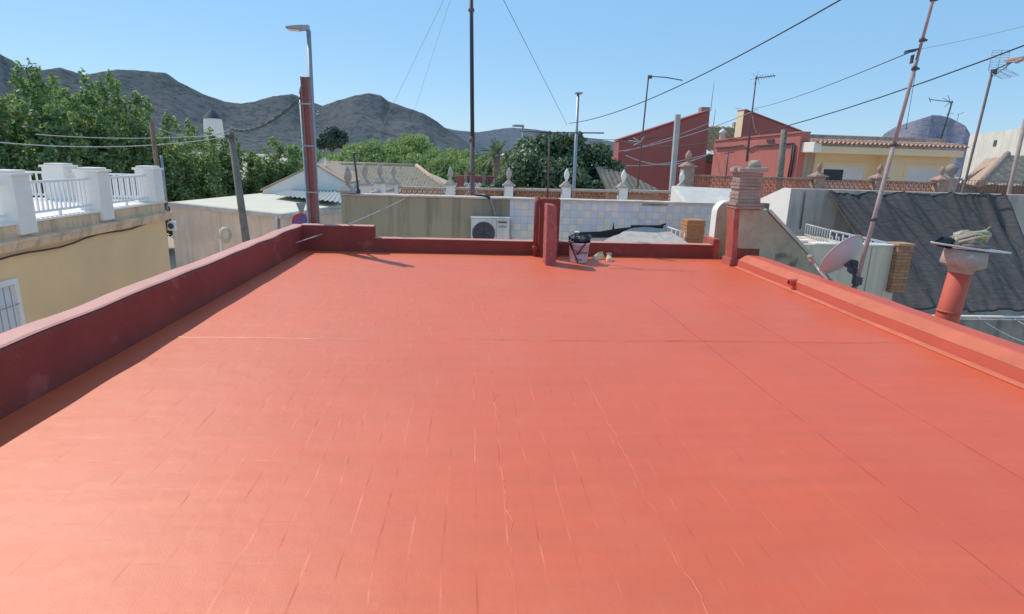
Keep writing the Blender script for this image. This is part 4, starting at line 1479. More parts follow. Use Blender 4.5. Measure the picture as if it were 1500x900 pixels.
for i in range(34):
    f = i / 33
    prof.append((max(0.0, .10 * math.sin(math.pi * (.04 + .93 * f)) ** .55 * (1 - .28 * f)), -.19 + .38 * f))
prof[0] = (0, prof[0][1])
prof[-1] = (0, prof[-1][1])
b_ = MB().lathe((bun.x, bun.y, bz + .075), prof, 40, (1, .2, .12), close=False)
bo2 = b_.build('cloth', M_cloth, bn)
rough_mesh(bo2, 9, .04, 4)
rough_mesh(bo2, 24, .022, 9)
rough_mesh(bo2, 55, .010, 2)
b_ = MB()
rr = random.Random(5)
for k in range(8):
    y = rr.uniform(-.07, .07)
    z_ = bz + rr.uniform(.05, .15)
    b_.tube([(bun.x - .17, bun.y + y, z_ - .04), (bun.x - .02, bun.y + y - .06, z_ + .02), (bun.x + .17, bun.y + y, z_ + rr.uniform(-.03, .04))], .011, 6)
b_.build('twisted_strips', mat('pale rag', (.52, .45, .32), .95, .2, 15), bn)
b_ = MB().lathe((bun.x + .12, bun.y - .03, bz + .115), [(.0, -.09), (.04, -.07), (.055, 0), (.04, .06), (.0, .09)], 14, (1, .1, .2), close=False)
bo3 = b_.build('yellow_rag', M_greenyellow, bn)
rough_mesh(bo3, 22, .04, 6)
b_ = MB().lathe((bun.x - .22, bun.y + .02, bz + .035), [(.0, -.11), (.05, -.08), (.06, 0), (.05, .07), (.0, .10)], 14, (1, 0, -.1), close=False)
bo4 = b_.build('dark_rag', M_black, bn)
rough_mesh(bo4, 20, .05, 8)
b_ = MB().tube([(bun.x - .15, bun.y - .11, bz + .02), (bun.x, bun.y - .13, bz + .02), (bun.x + .22, bun.y - .10, bz + .005)], [.02, .03, .008], 8)
b_.build('driftwood_stick', M_wood, bn)
b_ = MB().tube([(bun.x + .10, bun.y - .03, bz + .15), (bun.x + .19, bun.y - .02, bz + .22)], .006, 5)
b_.build('straw', M_greenyellow, bn)


# ------------------------------------------------------------------ balustrade with pinecone finials on the white terrace
def pinecone(b_, c, h, r):
    prof = [(r * .35, 0), (r * .45, h * .06), (r * .3, h * .12)]
    for i in range(15):
        f = i / 14
        rr_ = r * (math.sin(math.pi * (.12 + .86 * f)) ** .8) * (1 - .28 * f)
        prof.append((rr_ * (1.0 if i % 2 else .9), h * (.14 + .86 * f)))
    b_.lathe(c, prof + [(0, h * 1.01)], 12, close=False)


def lattice(p, q, z0, z1, cell, name, parent, material, th=.012, dense=True):
    """openwork panel: staggered rows of arched tiles"""
    b_ = MB()
    p, q = Vector(p), Vector(q)
    L = (q - p).length
    d_ = (q - p).normalized()
    nx_ = max(1, int(round(L / cell)))
    cw_ = L / nx_
    nz = max(1, int(round((z1 - z0) / (cw_ * .62))))
    chh = (z1 - z0) / nz
    for j in range(nz):
        off = .5 if j % 2 else 0
        for i in range(nx_ + (0 if off == 0 else -1)):
            cx_ = (i + .5 + off) * cw_
            pts = []
            for k in range(7):
                an = math.pi * k / 6
                pts.append(p + d_ * (cx_ + cw_ * .5 * math.cos(an)) + Vector((0, 0, z0 + j * chh + chh * 1.02 * math.sin(an))))
            b_.tube(pts, th, 4, smooth=False)
            c = p + d_ * cx_
            b_.tube([c + Vector((0, 0, z0 + j * chh)), c + Vector((0, 0, z0 + j * chh + chh))], th * .9, 4, smooth=False)
    return b_.build(name, material, parent)


bw = thing('white_balustrade', 'row of white pillars with pinecone finials and openwork panels beyond the courtyard wall', 'balustrade', (1.8, 16, .2))
fx = [P(u, 280, Y=16).x for u in (577, 660, 745, 829, 912, 997)]
ztop = 1.0


def fin_pillar(x, y, zt, w_, parent, mp, mc, mf, fh=.34, fr=.085, zb=.2):
    q_ = MB().box(x - w_, x + w_, y - w_, y + w_, zb, zt)
    po_ = q_.build('pillar', mp, parent, bevel=.006)
    c_ = MB()
    c_.box(x - w_ - .05, x + w_ + .05, y - w_ - .05, y + w_ + .05, zt + .002, zt + .045)
    vv = [(x - w_ - .02, y - w_ - .02, zt + .047), (x + w_ + .02, y - w_ - .02, zt + .047), (x + w_ + .02, y + w_ + .02, zt + .047), (x - w_ - .02, y + w_ + .02, zt + .047),
          (x - .045, y - .045, zt + .15), (x + .045, y - .045, zt + .15), (x + .045, y + .045, zt + .15), (x - .045, y + .045, zt + .15)]
    c_.add(vv, [(0, 1, 5, 4), (1, 2, 6, 5), (2, 3, 7, 6), (3, 0, 4, 7), (4, 5, 6, 7)])
    c_.build('pillar_cap', mc, po_)
    f_ = MB()
    pinecone(f_, (x, y, zt + .15), fh, fr)
    f_.build('finial', mf, po_)
    return po_


for x in fx:
    fin_pillar(x, 16, ztop - .02 + .012 * (x - 2), .115, bw, M_white, M_stonegrey, M_stonegrey if x < 1.5 else M_white)
for k in range(5):
    za = .012 * ((fx[k] + fx[k + 1]) / 2 - 2)
    lattice((fx[k] + .13, 16, 0), (fx[k + 1] - .13, 16, 0), za + .34, .868 + za, .135, 'openwork_panel', bw, M_terra, .020)
    MB().box(fx[k] + .12, fx[k + 1] - .12, 15.90, 16.10, .872 + za, .93 + za).build('top_rail', M_stonegrey, bw, bevel=.008)
# return side running towards us on the left
prev = (fx[0], 16)
for (u, y) in ((557, 14.9), (535, 13.8)):
    x = P(u, 280, Y=y).x
    fin_pillar(x, y, ztop + .0, .115, bw, M_white, M_stonegrey, M_stonegrey)
    MB().obox(((x + prev[0]) / 2, (y + prev[1]) / 2, .80), Vector((x - prev[0], y - prev[1], 0)) * .40, (.05, 0, 0), (0, 0, .04)).build('side_rail', M_stonegrey, bw)
    prev = (x, y)
x = P(510, 280, Y=12.42).x
fin_pillar(x, 12.42, ZT + .03, .13, bw, M_yellowdirty, M_stonegrey, M_stonegrey, .36, .095, ZT + .021)
# terrace slab under it
MB().box(-2.5, 5.9, 12.8, 16.2, .0, .19).build('terrace_slab', M_conclight, bw)

# ------------------------------------------------------------------ terracotta balustrade on the right terrace
tb_r = thing('terracotta_balustrade', 'terracotta openwork balustrade with brick pillars and urn finials behind the grey wall', 'balustrade', (10, 18, .6))
us = (1005, 1197, 1286, 1377)
xs = [P(u, 268, Y=18).x for u in us]
zt_ = 1.42
for i, (u, x) in enumerate(zip(us, xs)):
    po_ = fin_pillar(x, 18, zt_ + (.18 if i == 0 else .0), .17, tb_r, M_brickdark, M_terralight, M_terralight, .34 if i == 0 else .30, .12 if i == 0 else .10, .5)
for k in range(3):
    lattice((xs[k] + .18, 18, 0), (xs[k + 1] - .18, 18, 0), .62, 1.32, .17, 'openwork_panel', tb_r, M_terra, .022)
    MB().box(xs[k] + .17, xs[k + 1] - .17, 17.93, 18.07, 1.323, 1.375).build('top_rail', M_brickdark, tb_r, bevel=.01)
MB().box(xs[0] - .2, xs[3] + .2, 17.8, 18.25, .2, .6).build('base', M_conclight, tb_r)
MB().box(P(1207, 252, Y=17.9).x, P(1234, 252, Y=17.9).x, 17.85, 17.92, 1.34, 1.66).build('dark_panel', M_black, tb_r)
xg = P(1390, 275, Y=18.6).x
gq = thing('stone_urn_post', 'grey stone post with dark urn beside the last brick pillar', 'post', (xg, 18.6, .5))
MB().box(xg - .2, xg + .2, 18.45, 18.85, .4, 1.42).build('post', M_stonegrey, gq, bevel=.01)
MB().box(xg - .25, xg + .25, 18.4, 18.9, 1.422, 1.50).build('post_cap', M_stonegrey, gq, bevel=.01)
MB().lathe((xg, 18.65, 1.50), [(.14, 0), (.08, .08), (.16, .16), (.19, .28), (.12, .40), (.03, .44), (0, .45)], 14, close=False).build('urn', M_darkwall, gq)
# right end low parapet and wire mesh
MB().box(xs[3] + .3, 24, 18.0, 18.3, .3, .95).build('yellow_parapet', M_yellowdirty, tb_r)

# ------------------------------------------------------------------ dark red house
YR = 34
rh = thing('dark_red_house', 'dark red house with two sloping gable walls, far right of the round tree', 'house', (13, YR, STREET))
a1, a2, a3 = P(907, 207, Y=YR), P(1040, 163, Y=YR), P(1030, 275, Y=YR)
MB().prism([(a1.x, YR, STREET), (a3.x + .1, YR, STREET), (a2.x, YR, a2.z), (a1.x, YR, a1.z)], (0, 1.2, 0)).build('left_gable', M_crimson, rh)
b1_, b2_, b3_ = P(1091, 162, Y=YR + .8), P(1174, 194, Y=YR + .8), P(1086, 201, Y=YR + .8)
MB().prism([(b3_.x, YR + .8, STREET), (b2_.x, YR + .8, STREET), (b2_.x, YR + .8, b2_.z), (b1_.x, YR + .8, b1_.z), (b3_.x, YR + .8, b3_.z)], (0, .9, 0)).build('right_gable', M_crimson, rh)
f0 = P(1082, 205, Y=YR + .85)
MB().prism([(b1_.x - .02, YR + .82, b1_.z - .03), (b3_.x - .02, YR + .82, b3_.z - 1), (b3_.x - .02, YR + 1.7, b3_.z - 1), (b1_.x - .02, YR + 1.7, b1_.z - .03)], (-.02, 0, 0)).build('gable_side', M_yel2, rh)
MB().prism([(a2.x - .02, YR - .06, a2.z + .02), (a1.x - .05, YR - .06, a1.z + .02), (a1.x - .05, YR - .06, a1.z + .10), (a2.x - .02, YR - .06, a2.z + .08)], (0, 1.2, 0)).build('verge', M_crimson, rh)
MB().prism([(b1_.x + .02, YR + .74, b1_.z + .02), (b2_.x, YR + .74, b2_.z + .02), (b2_.x, YR + .74, b2_.z + .10), (b1_.x + .02, YR + .74, b1_.z + .08)], (0, 1.0, 0)).build('verge', M_crimson, rh)
t0_, t1_ = P(1038, 203, Y=YR + 3), P(1092, 203, Y=YR + 3)
tile_roof((t0_.x - .3, YR + 2.2, t0_.z - .9), (t1_.x + .6, YR + 2.2, t0_.z - .9), (t0_.x - .3, YR + 5.5, t0_.z + .85), 9, 10, .09, 'roof', mat('ochre roof tile', (.40, .26, .13), .92, .2, 3), rh)
MB().box(a3.x - .2, b3_.x + .3, YR + 2.0, YR + 6.5, STREET, t0_.z - .95).build('middle_wall', M_crimson, rh)
wv0, wv1 = P(1036, 226, Y=YR + 1.9), P(1043, 238, Y=YR + 1.9)
MB().box(wv0.x - .25, wv1.x + .2, YR + 1.92, YR + 1.995, wv1.z, wv0.z).build('window', M_glass, rh)
cc = P(1032, 160, Y=YR + 1)
MB().box(cc.x - .25, cc.x + .25, YR + .8, YR + 1.3, cc.z - .5, cc.z + .1).build('chimney', M_brickdark, rh, bevel=.02)
ch2 = P(1077, 182, Y=YR + 6)
MB().box(ch2.x - .15, ch2.x + .15, YR + 5.8, YR + 6.1, ch2.z - .6, ch2.z + .1).build('chimney', M_brickdark, rh)
# person-like white chimney pot
pq = P(1058, 200, Y=YR + 2.9)
MB().lathe((pq.x, pq.y, pq.z - .35), [(.17, 0), (.16, .5), (.22, .55), (.22, .62), (.05, .8), (0, .82)], 12, close=False).build('chimney_pot', M_white, rh)
# tiled skirt roof in front of it, seen behind the balustrade
sk0, sk1, sk2 = P(915, 280, Y=24), P(968, 280, Y=24), P(917, 250, Y=26)
sr = thing('outbuilding', 'small outbuilding with brown sloping tile roof below the dark red gable', 'outbuilding', (sk0.x, 24, STREET))
tile_roof((sk0.x - .8, 23.8, sk0.z - .1), (sk1.x + .5, 23.8, sk0.z - .1), (sk0.x - .8, 26.4, sk2.z + .1), 13, 12, .05, 'roof', M_brownroof, sr, [((sk1.x + .1, 23.8, sk0.z), Vector((sk2.z - sk0.z + .1, 0, (sk1.x - sk0.x))).normalized())])
MB().box(sk0.x - .7, sk1.x, 24, 27, STREET, sk0.z - .12).build('wall', M_brickdark, sr)
# pink house front
pk0, pk1 = P(1047, 207, Y=29.5), P(1174, 195, Y=24.6)


def on_wall(u, v, A, B):
    """point seen at u,v on the upright plane through A and B"""
    n_ = Vector((B.y - A.y, A.x - B.x, 0))
    r_ = ray(u, v)
    return Vector((0, 0, EYE)) + r_ * (n_.dot(A) / n_.dot(r_))


pn = Vector((pk1.y - pk0.y, pk0.x - pk1.x, 0)).normalized()
pn = -pn if pn.y > 0 else pn
pkh = thing('pink_house', 'lower pinkish red house front before the dark red gables', 'house', (pk0.x, pk0.y, STREET))
MB().prism([(pk0.x, pk0.y, STREET), (pk1.x, pk1.y, STREET), pk1, pk0], -pn * .5).build('wall', M_pinkwall, pkh)
MB().prism([pk0 + pn * .05 + Vector((0, 0, .003)), pk1 + pn * .05 + Vector((0, 0, .003)), pk1 + pn * .05 + Vector((0, 0, .07)), pk0 + pn * .05 + Vector((0, 0, .07))], -pn * .6).build('coping', M_pinkwall, pkh)
for pts in ([(1049, 217), (1070, 216), (1090, 213), (1098, 219), (1110, 214), (1130, 213), (1150, 211), (1165, 211)], [(1165, 211), (1163, 235), (1158, 262)], [(1162, 212), (1160, 236), (1155, 262)]):
    MB().tube([on_wall(u, v, pk0, pk1) + pn * .05 for u, v in pts], .035, 6).build('facade_cable', M_cable, pkh)
vc = on_wall(1129, 206, pk0, pk1) + pn * .03
MB().obox(vc, (pk1 - pk0).normalized() * .2, pn * .03, (0, 0, .05)).build('vent', M_dark, pkh)

# ------------------------------------------------------------------ soft yellow house with tile canopy
YY = 24
yh = thing('yellow_house', 'soft yellow house with pink tile canopy over white shuttered windows', 'house', (17, YY, STREET))
ya, yb3 = P(1172, 196, Y=YY), P(1420, 208, Y=YY)
yt = 3.0
xa, xb = P(1178, 196, Y=25.1).x, yb3.x - .25
xm = P(1232, 230, Y=YY).x
xq = P(1305, 230, Y=YY).x
MB().box(xa, xb, YY + 1.0, YY + 7, STREET, yt - .002).build('parapet_block', M_greyrender, yh)
x1_ = P(1178, 230, Y=YY).x
MB().box(x1_ + .9, xq + .02, YY + .85, YY + .995, STREET, 2.55).build('wall', M_yel2, yh)
MB().box(xq, xb + .02, YY + .25, YY + .99, STREET, 2.55).build('wall', M_yel2, yh)
MB().box(P(1178, 196, Y=24.8).x, x1_ + .88, YY + .72, YY + .99, STREET, yt - .3).build('side_wall', M_greyrender, yh)
c0x, c1x = P(1194, 212, Y=YY - .3).x, P(1414, 222, Y=YY - .3).x
MB().box(c0x + .1, c1x, YY - .25, YY + .99, 2.28, 2.56).build('canopy_beam', M_yel2, yh, bevel=.02)
MB().box(c0x - .02, c0x + .30, YY - .28, YY + .99, 2.30, 2.70).build('canopy_end', M_white, yh, bevel=.02)
tile_roof((c0x + .02, YY - .42, 2.58), (c1x + .1, YY - .42, 2.58), (c0x + .02, YY + .6, 2.76), 34, 3, .10, 'canopy_tiles', M_pinktile, yh, sub=8)
MB().box(xa - .02, xb + .03, YY + .98, YY + 1.3, yt, yt + .06).build('coping', M_greyrender, yh, bevel=.01)
for (ua, ub, yy, nm) in ((1207, 1263, YY + .85, 'window'), (1328, 1388, YY + .25, 'window')):
    wa, wb = P(ua, 255, Y=yy), P(ub, 258, Y=yy)
    zt2 = 1.80
    fr_ = MB()
    fr_.box(wa.x - .16, wb.x + .16, yy - .04, yy - .002, zt2, zt2 + .16)
    fr_.box(wa.x - .16, wa.x, yy - .04, yy - .002, .2, zt2)
    fr_.box(wb.x, wb.x + .16, yy - .04, yy - .002, .2, zt2)
    fo_ = fr_.build(nm, M_yel2, yh)
    shb = MB()
    nsl = 22
    for k in range(nsl):
        z0_ = .2 + (zt2 - .2) * k / nsl
        shb.box(wa.x, wb.x, yy - .02 - .006 * (k % 2), yy - .001, z0_ + .004, z0_ + (zt2 - .2) / nsl)
    shb.build('shutter', M_shutter, fo_)

# ------------------------------------------------------------------ brown tiled house, white block, mesh fence far right
bt1 = thing('brown_roof_house', 'house with brown hipped tile roof at the right edge of the view', 'house', (21, 21, STREET))
h0_, h1_ = P(1478, 216, Y=22), P(1440, 262, Y=19.2)
e0q, e1q = P(1408, 262, Y=20.5), P(1560, 268, Y=19.2)
zr2, ze2 = 2.35, 1.25
xr0, xr1 = P(1478, 216, Y=22).x, 26
xl2 = P(1436, 262, Y=19.2).x
tile_roof((xl2, 19.2, ze2), (27, 19.2, ze2), (xl2, 22, zr2), 20, 13, .06, 'roof', M_brownroof, bt1, [((xl2, 19.2, ze2), Vector((-(22 - 19.2), (xr0 - xl2), 0)).normalized())])
sx = P(1409, 262, Y=24).x - xl2
vv = [(xl2, 19.2, ze2), (xr0, 22, zr2), (xr0 + sx, 26.8, zr2), (xl2 + sx, 24, ze2)]
nrow = 12
vv2, ff2 = [], []
for j in range(nrow + 1):
    f = j / nrow
    pa, pb = lerp(vv[0], vv[1], f), lerp(vv[3], vv[2], f)
    for st_ in (.05, 0) if j < nrow else (0,):
        vv2 += [pa + Vector((0, 0, st_)), pb + Vector((0, 0, st_))]
for k in range(len(vv2) // 2 - 1):
    ff2.append((2 * k, 2 * k + 1, 2 * k + 3, 2 * k + 2))
MB().add(vv2, ff2).build('hip_roof', M_brownroof, bt1)
MB().tube([(xl2, 19.2, ze2 + .06), (xr0, 22, zr2 + .08)], .11, 8).build('hip_tile', M_brickdark, bt1)
MB().box(xl2 + 3, 27, 19.5, 25, STREET, ze2 - .02).build('wall', M_darkwall, bt1)
wA, wB = P(1421, 198, Y=34), P(1535, 183, Y=27)
wbk = thing('white_block', 'plain weathered white building rising behind the brown hipped roof', 'building', (wA.x, 34, STREET))
MB().prism([(wA.x, wA.y, STREET), (wB.x, wB.y, STREET), wB, wA], (7, 1.5, 0)).build('wall', mat('weathered white wall', (.74, .67, .54), .9, .12, 1.2, .2, 20, streak=.35, streakcol=(.35, .30, .22)), wbk)


def on_wall(u, v, A, B):
    """point seen at u,v on the upright plane through A and B"""
    n_ = Vector((B.y - A.y, A.x - B.x, 0))
    r_ = ray(u, v)
    return Vector((0, 0, EYE)) + r_ * (n_.dot(A) / n_.dot(r_))


vb = on_wall(1458, 210, wA, wB)
dv = (wB - wA)
dv.z = 0
dv.normalize()
MB().obox(vb, dv * .15, Vector((dv.y, -dv.x, 0)) * .03, (0, 0, .16)).build('vent', M_dark, wbk)
# wire mesh fence in front
mf = thing('mesh_fence', 'rusty wire mesh fence of thin uprights below the brown tiled roof', 'fence', (17, 18.2, .95))
b_ = MB()
fx0, fx1 = P(1403, 270, Y=18.15).x, 24
k = 0
x = fx0
while x < fx1:
    b_.tube([(x, 18.15, .95), (x + .02, 18.15, 1.50 + .06 * math.sin(k))], .010, 4)
    x += .11
    k += 1
for z_ in (1.05, 1.25, 1.45):
    b_.tube([(fx0, 18.15, z_), (fx1, 18.15, z_)], .008, 4)
b_.build('wires', M_rust, mf)
b_ = MB()
for x in (fx0, fx0 + 2.2, fx0 + 4.4):
    b_.tube([(x, 18.15, .95), (x + .03, 18.15, 1.75)], .025, 6)
b_.build('stakes', M_rust, mf)


# ------------------------------------------------------------------ antennas and poles
def pole_thing(name, label, cat, pts, r, material, base_z=None, n=8):
    root = thing(name, label, cat, pts[0])
    MB().tube(pts, r, n).build('mast', material, root)
    return root


# tall central mast
m0, m1 = P(692, 290, Y=13.6), P(690, -60, Y=13.6)
tm = thing('tall_mast', 'tall dark mast rising from behind the olive wall to the top edge', 'mast', (m0.x, 13.6, .19))
MB().tube([(m0.x, 13.6, .19), m0, P(692, 200, Y=13.6)], .055, 12).build('lower_tube', M_rust, tm)
MB().tube([P(692, 204, Y=13.6), m1], [.047, .042], 12).build('upper_tube', M_navy, tm)
MB().tube([P(694.5, 215, Y=13.55), P(693.5, 130, Y=13.55), P(691.5, -60, Y=13.55)], .012, 6).build('coax_cable', M_cable, tm)
for (v_, hh) in ((205, .05), (15, .03), (252, .04)):
    c = P(692 - (290 - v_) * .006, v_, Y=13.6)
    MB().tube([c - Vector((0, 0, hh)), c + Vector((0, 0, hh))], .066, 10).build('clamp', M_rust, tm)

# far thin lamp poles
p0, p1 = P(840, 290, Y=24), P(847, 138, Y=24)
tl_ = thing('thin_lamp_pole', 'thin grey lamp pole with small flat top left of the round tree crown', 'street lamp', (p0.x, 24, STREET))
MB().tube([(p0.x - .1, 24, STREET), p0, p1], [.08, .075, .055], 10).build('pole', M_steel, tl_)
MB().obox(p1 + Vector((.02, 0, .03)), (.13, 0, 0), (0, .2, 0), (0, 0, .025)).build('lamp_head', M_steel, tl_, bevel=.01)
p0, p1 = P(765, 220, Y=52), P(766, 186, Y=52)
t2 = thing('street_lamp', 'distant street lamp with long flat head against the low ridge', 'street lamp', (p0.x, 52, STREET))
MB().tube([(p0.x, 52, STREET), p0, p1], .07, 8).build('pole', M_steel, t2)
MB().prism([p1 + Vector((.1, -.15, -.05)), p1 + Vector((-.85, -.15, -.02)), p1 + Vector((-.95, -.15, .06)), p1 + Vector((-.7, -.15, .16)), p1 + Vector((.1, -.15, .16))], (0, .3, 0)).build('lamp_head', M_steel, t2, bevel=.02)

# antenna with long single boom (left of the dark red house)
an1 = pole_thing('boom_antenna', 'tall thin antenna with one long horizontal boom left of the dark red gable', 'antenna', [P(934, 275, Y=20), P(942, 190, Y=20), P(950, 112, Y=20)], .028, M_rust)
b_ = MB().tube([P(950, 112, Y=20), P(975, 113.5, Y=19.8), P(1000, 118, Y=19.6)], .018, 6)
b_.obox(P(952, 113, Y=19.95), (.06, 0, 0), (0, .05, 0), (0, 0, .05))
b_.build('boom', M_dark, an1)
c = P(938, 208, Y=19.95)
b_ = MB()
for dx_, dz_ in ((-.25, .12), (-.22, -.12), (.12, .18), (-.4, .02)):
    b_.tube([c, c + Vector((dx_, 0, dz_))], .014, 5)
b_.build('dipole', M_wirelight, an1)
# antenna on the pink house
an2 = pole_thing('yagi_antenna', 'antenna with short boom and fine blurred rods above the pink house front', 'antenna', [P(1094, 237, Y=25), P(1101, 170, Y=25), P(1108, 112, Y=25)], [.06, .035, .03], M_rust)
b_ = MB()
y0, y1 = P(1106, 115, Y=25), P(1136, 111, Y=24.6)
b_.tube([y0, y1], .022, 6)
for k in range(7):
    p = lerp(y0, y1, .15 + k * .13)
    b_.tube([p + Vector((0, -.1, -.10)), p + Vector((0, .1, .10))], .006, 4)
for k in range(6):
    an = R(30 + 55 * k)
    p = lerp(y0, y1, .12)
    b_.tube([p, p + Vector((.28 * math.cos(an), .05, .28 * math.sin(an)))], .008, 4)
b_.build('boom', M_dark, an2)
MB().tube(sag(P(1102, 170, Y=24.9), P(1113, 197, Y=25.5), .2), .012, 4).build('loose_lead', M_wirelight, an2)
# wooden posts
p0, p1 = P(984, 278, Y=20), P(993, 168, Y=20)
gp_ = thing('utility_pole', 'pale square concrete pole in front of the dark red gable wall', 'pole', (p0.x, 20, STREET))
d_ = p1 - p0
MB().obox(p0 + d_ * .1, (.075, 0, 0), (0, .075, 0), d_ * .9).build('pole', mat('pale concrete pole', (.42, .40, .38), .9), gp_)
p0, p1 = P(1142, 262, Y=24), P(1149, 190, Y=24)
gp2 = thing('utility_pole', 'dark grey timber pole standing before the pink house front', 'pole', (p0.x, 24, STREET))
d_ = p1 - p0
MB().tube([p0 - d_ * .8, p0, p1], [.15, .14, .12], 10).build('pole', M_wood, gp2)
for k in range(3):
    MB().obox(p1 - d_ * (.08 + .1 * k), (.03, 0, 0), (0, .16, 0), (0, 0, .025)).build('bracket', M_dark, gp2)
# small T aerial
an3 = pole_thing('antenna_mast', 'small thin T shaped aerial in front of the pink wall, left of the chimney', 'antenna', [P(1063, 262, Y=18), P(1067, 222, Y=18)], .02, M_dark)
MB().tube([P(1060, 225, Y=18), P(1076, 223, Y=18)], .014, 5).build('boom', M_dark, an3)
# thin whips on the far roofs
for (u0_, v0_, u1_, v1_, yy, lb_) in ((1041, 163, 1046, 120, 36, 'tallest of the thin whip aerials above the dark red house'), (1045, 185, 1048, 160, 40, 'short thin whip aerial in the roof gap of the dark red house'), (1079, 182, 1081, 158, 40, 'thin aerial with small crossbar over the ochre roof tiles')):
    o_ = pole_thing('whip_aerial', lb_, 'aerial', [P(u0_, v0_, Y=yy), P(u1_, v1_, Y=yy)], .025, M_wirelight)
    if u0_ == 1079:
        MB().tube([P(1077, 159, Y=yy), P(1085, 158.5, Y=yy)], .02, 4).build('boom', M_wirelight, o_)
# antenna on the yellow house
an4 = pole_thing('yagi_antenna', 'antenna with V shaped rods on the yellow house roof in front of the rock hill', 'antenna', [P(1377, 207, Y=25.5), P(1387, 175, Y=25.5), P(1395, 148, Y=25.5)], .035, M_dark)
b_ = MB()
y0, y1 = P(1396, 150, Y=25.5), P(1362, 146, Y=25.2)
b_.tube([y0, y1], .018, 6)
for (uu, vv_) in ((1389, 140), (1384, 157), (1381, 144), (1393, 160)):
    b_.tube([lerp(y0, y1, .12), P(uu, vv_, Y=25.4)], .012, 4)
b_.tube([P(1361, 143, Y=25.2), P(1363, 150, Y=25.2)], .015, 4)
b_.tube([P(1386, 168, Y=25.5), P(1397, 166, Y=25.5)], .012, 4)
b_.build('boom', M_dark, an4)
an5 = pole_thing('whip_aerial', 'faint thin aerial with small boom right of the rock hill summit', 'aerial', [P(1400, 185, Y=40), P(1404, 168, Y=40)], .03, M_wirelight)
MB().tube([P(1402, 168, Y=40), P(1412, 165, Y=40)], .025, 4).build('boom', M_wirelight, an5)

# big yagi at the right edge
g0, g1 = P(1408, 290, Y=14.10), P(1453, 108, Y=14.10)
yg = thing('tv_antenna', 'large television antenna with grid reflector at the upper right edge', 'antenna', (g0.x, 14.1, GZ - .1))
MB().tube([P(1405, 297, Y=14.00), g0, g1], .03, 10).build('mast', M_rust, yg)
bc0, bc1 = P(1456, 103, Y=14.10), P(1520, 74, Y=13.80)
bd = (bc1 - bc0)
b_ = MB()
b_.tube([bc0 - bd * .05, bc1], .016, 6)
b_.tube([P(1455, 112, Y=14.10), lerp(bc0, bc1, .45)], .010, 5)
b_.obox(P(1456, 105, Y=14.06), (.05, 0, 0), (0, .04, 0), (0, 0, .05))
b_.build('boom', M_dark, yg)
el = MB()
for f in (.42, .50, .88, .96):
    c = lerp(bc0, bc1, f)
    el.lathe(c - Vector((0, .16, .05)), [(.02, 0), (.05, .01), (.05, .07), (.02, .08)], 8, (0, .2, 1))
    el.tube([c + Vector((-.06, -.22, -.02)), c + Vector((.06, .22, .02))], .022, 6)
    el.tube([c + Vector((.04, -.20, .05)), c + Vector((-.02, .20, .06))], .018, 6)
el.build('director_element', mat('salmon plastic', (.52, .32, .25), .7), yg)


def grid(a_, b_2, c_, n, nv):
    q_ = MB()
    a_, b_2, c_ = Vector(a_), Vector(b_2), Vector(c_)
    for k in range(n + 1):
        o_ = (c_ - a_) * (k / n)
        q_.tube([a_ + o_, b_2 + o_], .006, 4)
    for k in range(nv):
        o_ = (b_2 - a_) * (k / (nv - 1))
        q_.tube([a_ + o_, c_ + o_], .007, 4)
    return q_


grid(P(1448, 103, Y=14.10), P(1474, 102, Y=14.45), P(1454, 74, Y=14.20), 8, 3).build('reflector', M_steel, yg)
grid(P(1449, 106, Y=14.10), P(1474, 101, Y=14.45), P(1468, 116, Y=13.85), 6, 3).build('reflector', M_steel, yg)
# pale pole at far right
p0, p1 = P(1478, 282, Y=17), P(1502, 175, Y=17)
gp3 = pole_thing('leaning_pole', 'pale leaning pole crossing the brown tiled roof at the right edge', 'pole', [p0 - (p1 - p0) * .4, p0, p1], .055, M_rustpole)


# ------------------------------------------------------------------ cables
def cable(label, a_, b_2, s_, r_, material=M_cable, cat='cable', n=20, name='overhead_cable'):
    return tag(MB().tube(sag(a_, b_2, s_, n), r_, 5).build(name, material, origin=a_), label, cat)


cable('thick black cable climbing from the thin lamp pole to the top right of the sky', P(834, 181, Y=24), P(1300, -40, Y=8), .35, .013)
cable('long black cable crossing behind the leaning mast to the right edge', P(905, 205, Y=34), P(1560, 44, Y=9), .9, .014)
cable('thin guy wire from the leaning mast ring down to the left', P(1335, 76, Y=mb0.y), P(1100, 160, Y=24), .1, .007, name='guy_wire')
cable('thin faint guy wire from the leaning mast ring to the right edge', P(1338, 74, Y=mb0.y), P(1540, 28, Y=8), .02, .0035, M_wirelight, name='guy_wire')
cable('thin wire hanging beside the leaning mast', P(1341, 108, Y=mb0.y + .05), P(1327, 190, Y=mb0.y + .15), .0, .0035, name='hanging_wire')
cable('thin guy wire from the tall mast down to the round tree', P(736, -3, Y=14.2), P(831, 184, Y=23), .0, .007, name='guy_wire')
cable('left guy wire of the tall mast meeting the hillside', P(652, -4, Y=14), P(553, 200, Y=21), .0, .005, M_wirelight, name='guy_wire')
cable('inner left guy wire of the tall mast', P(661, -4, Y=14), P(603, 175, Y=21), .0, .004, M_wirelight, name='guy_wire')
cable('pale cord from the red parapet corner up over the olive wall', P(433, 356, X=-2.94), P(603, 286, Y=12.4), .06, .008, M_wirelight, 'rope', name='rope')
cable('upper pale cable drooping across the dark red gable', P(917, 228, Y=24), P(1046, 222, Y=25), .45, .018, M_wirelight)
cable('lower pale cable crossing the dark red gable', P(918, 243, Y=24), P(1042, 224, Y=25), .15, .014, M_wirelight)
cable('grey cable across the top of the dark red gable', P(907, 222, Y=30), P(1110, 160, Y=30), .25, .018, M_wirelight)
cable('thin cable running from the round tree to the dark red gable top', P(770, 190, Y=24), P(1045, 186, Y=30), .5, .012)
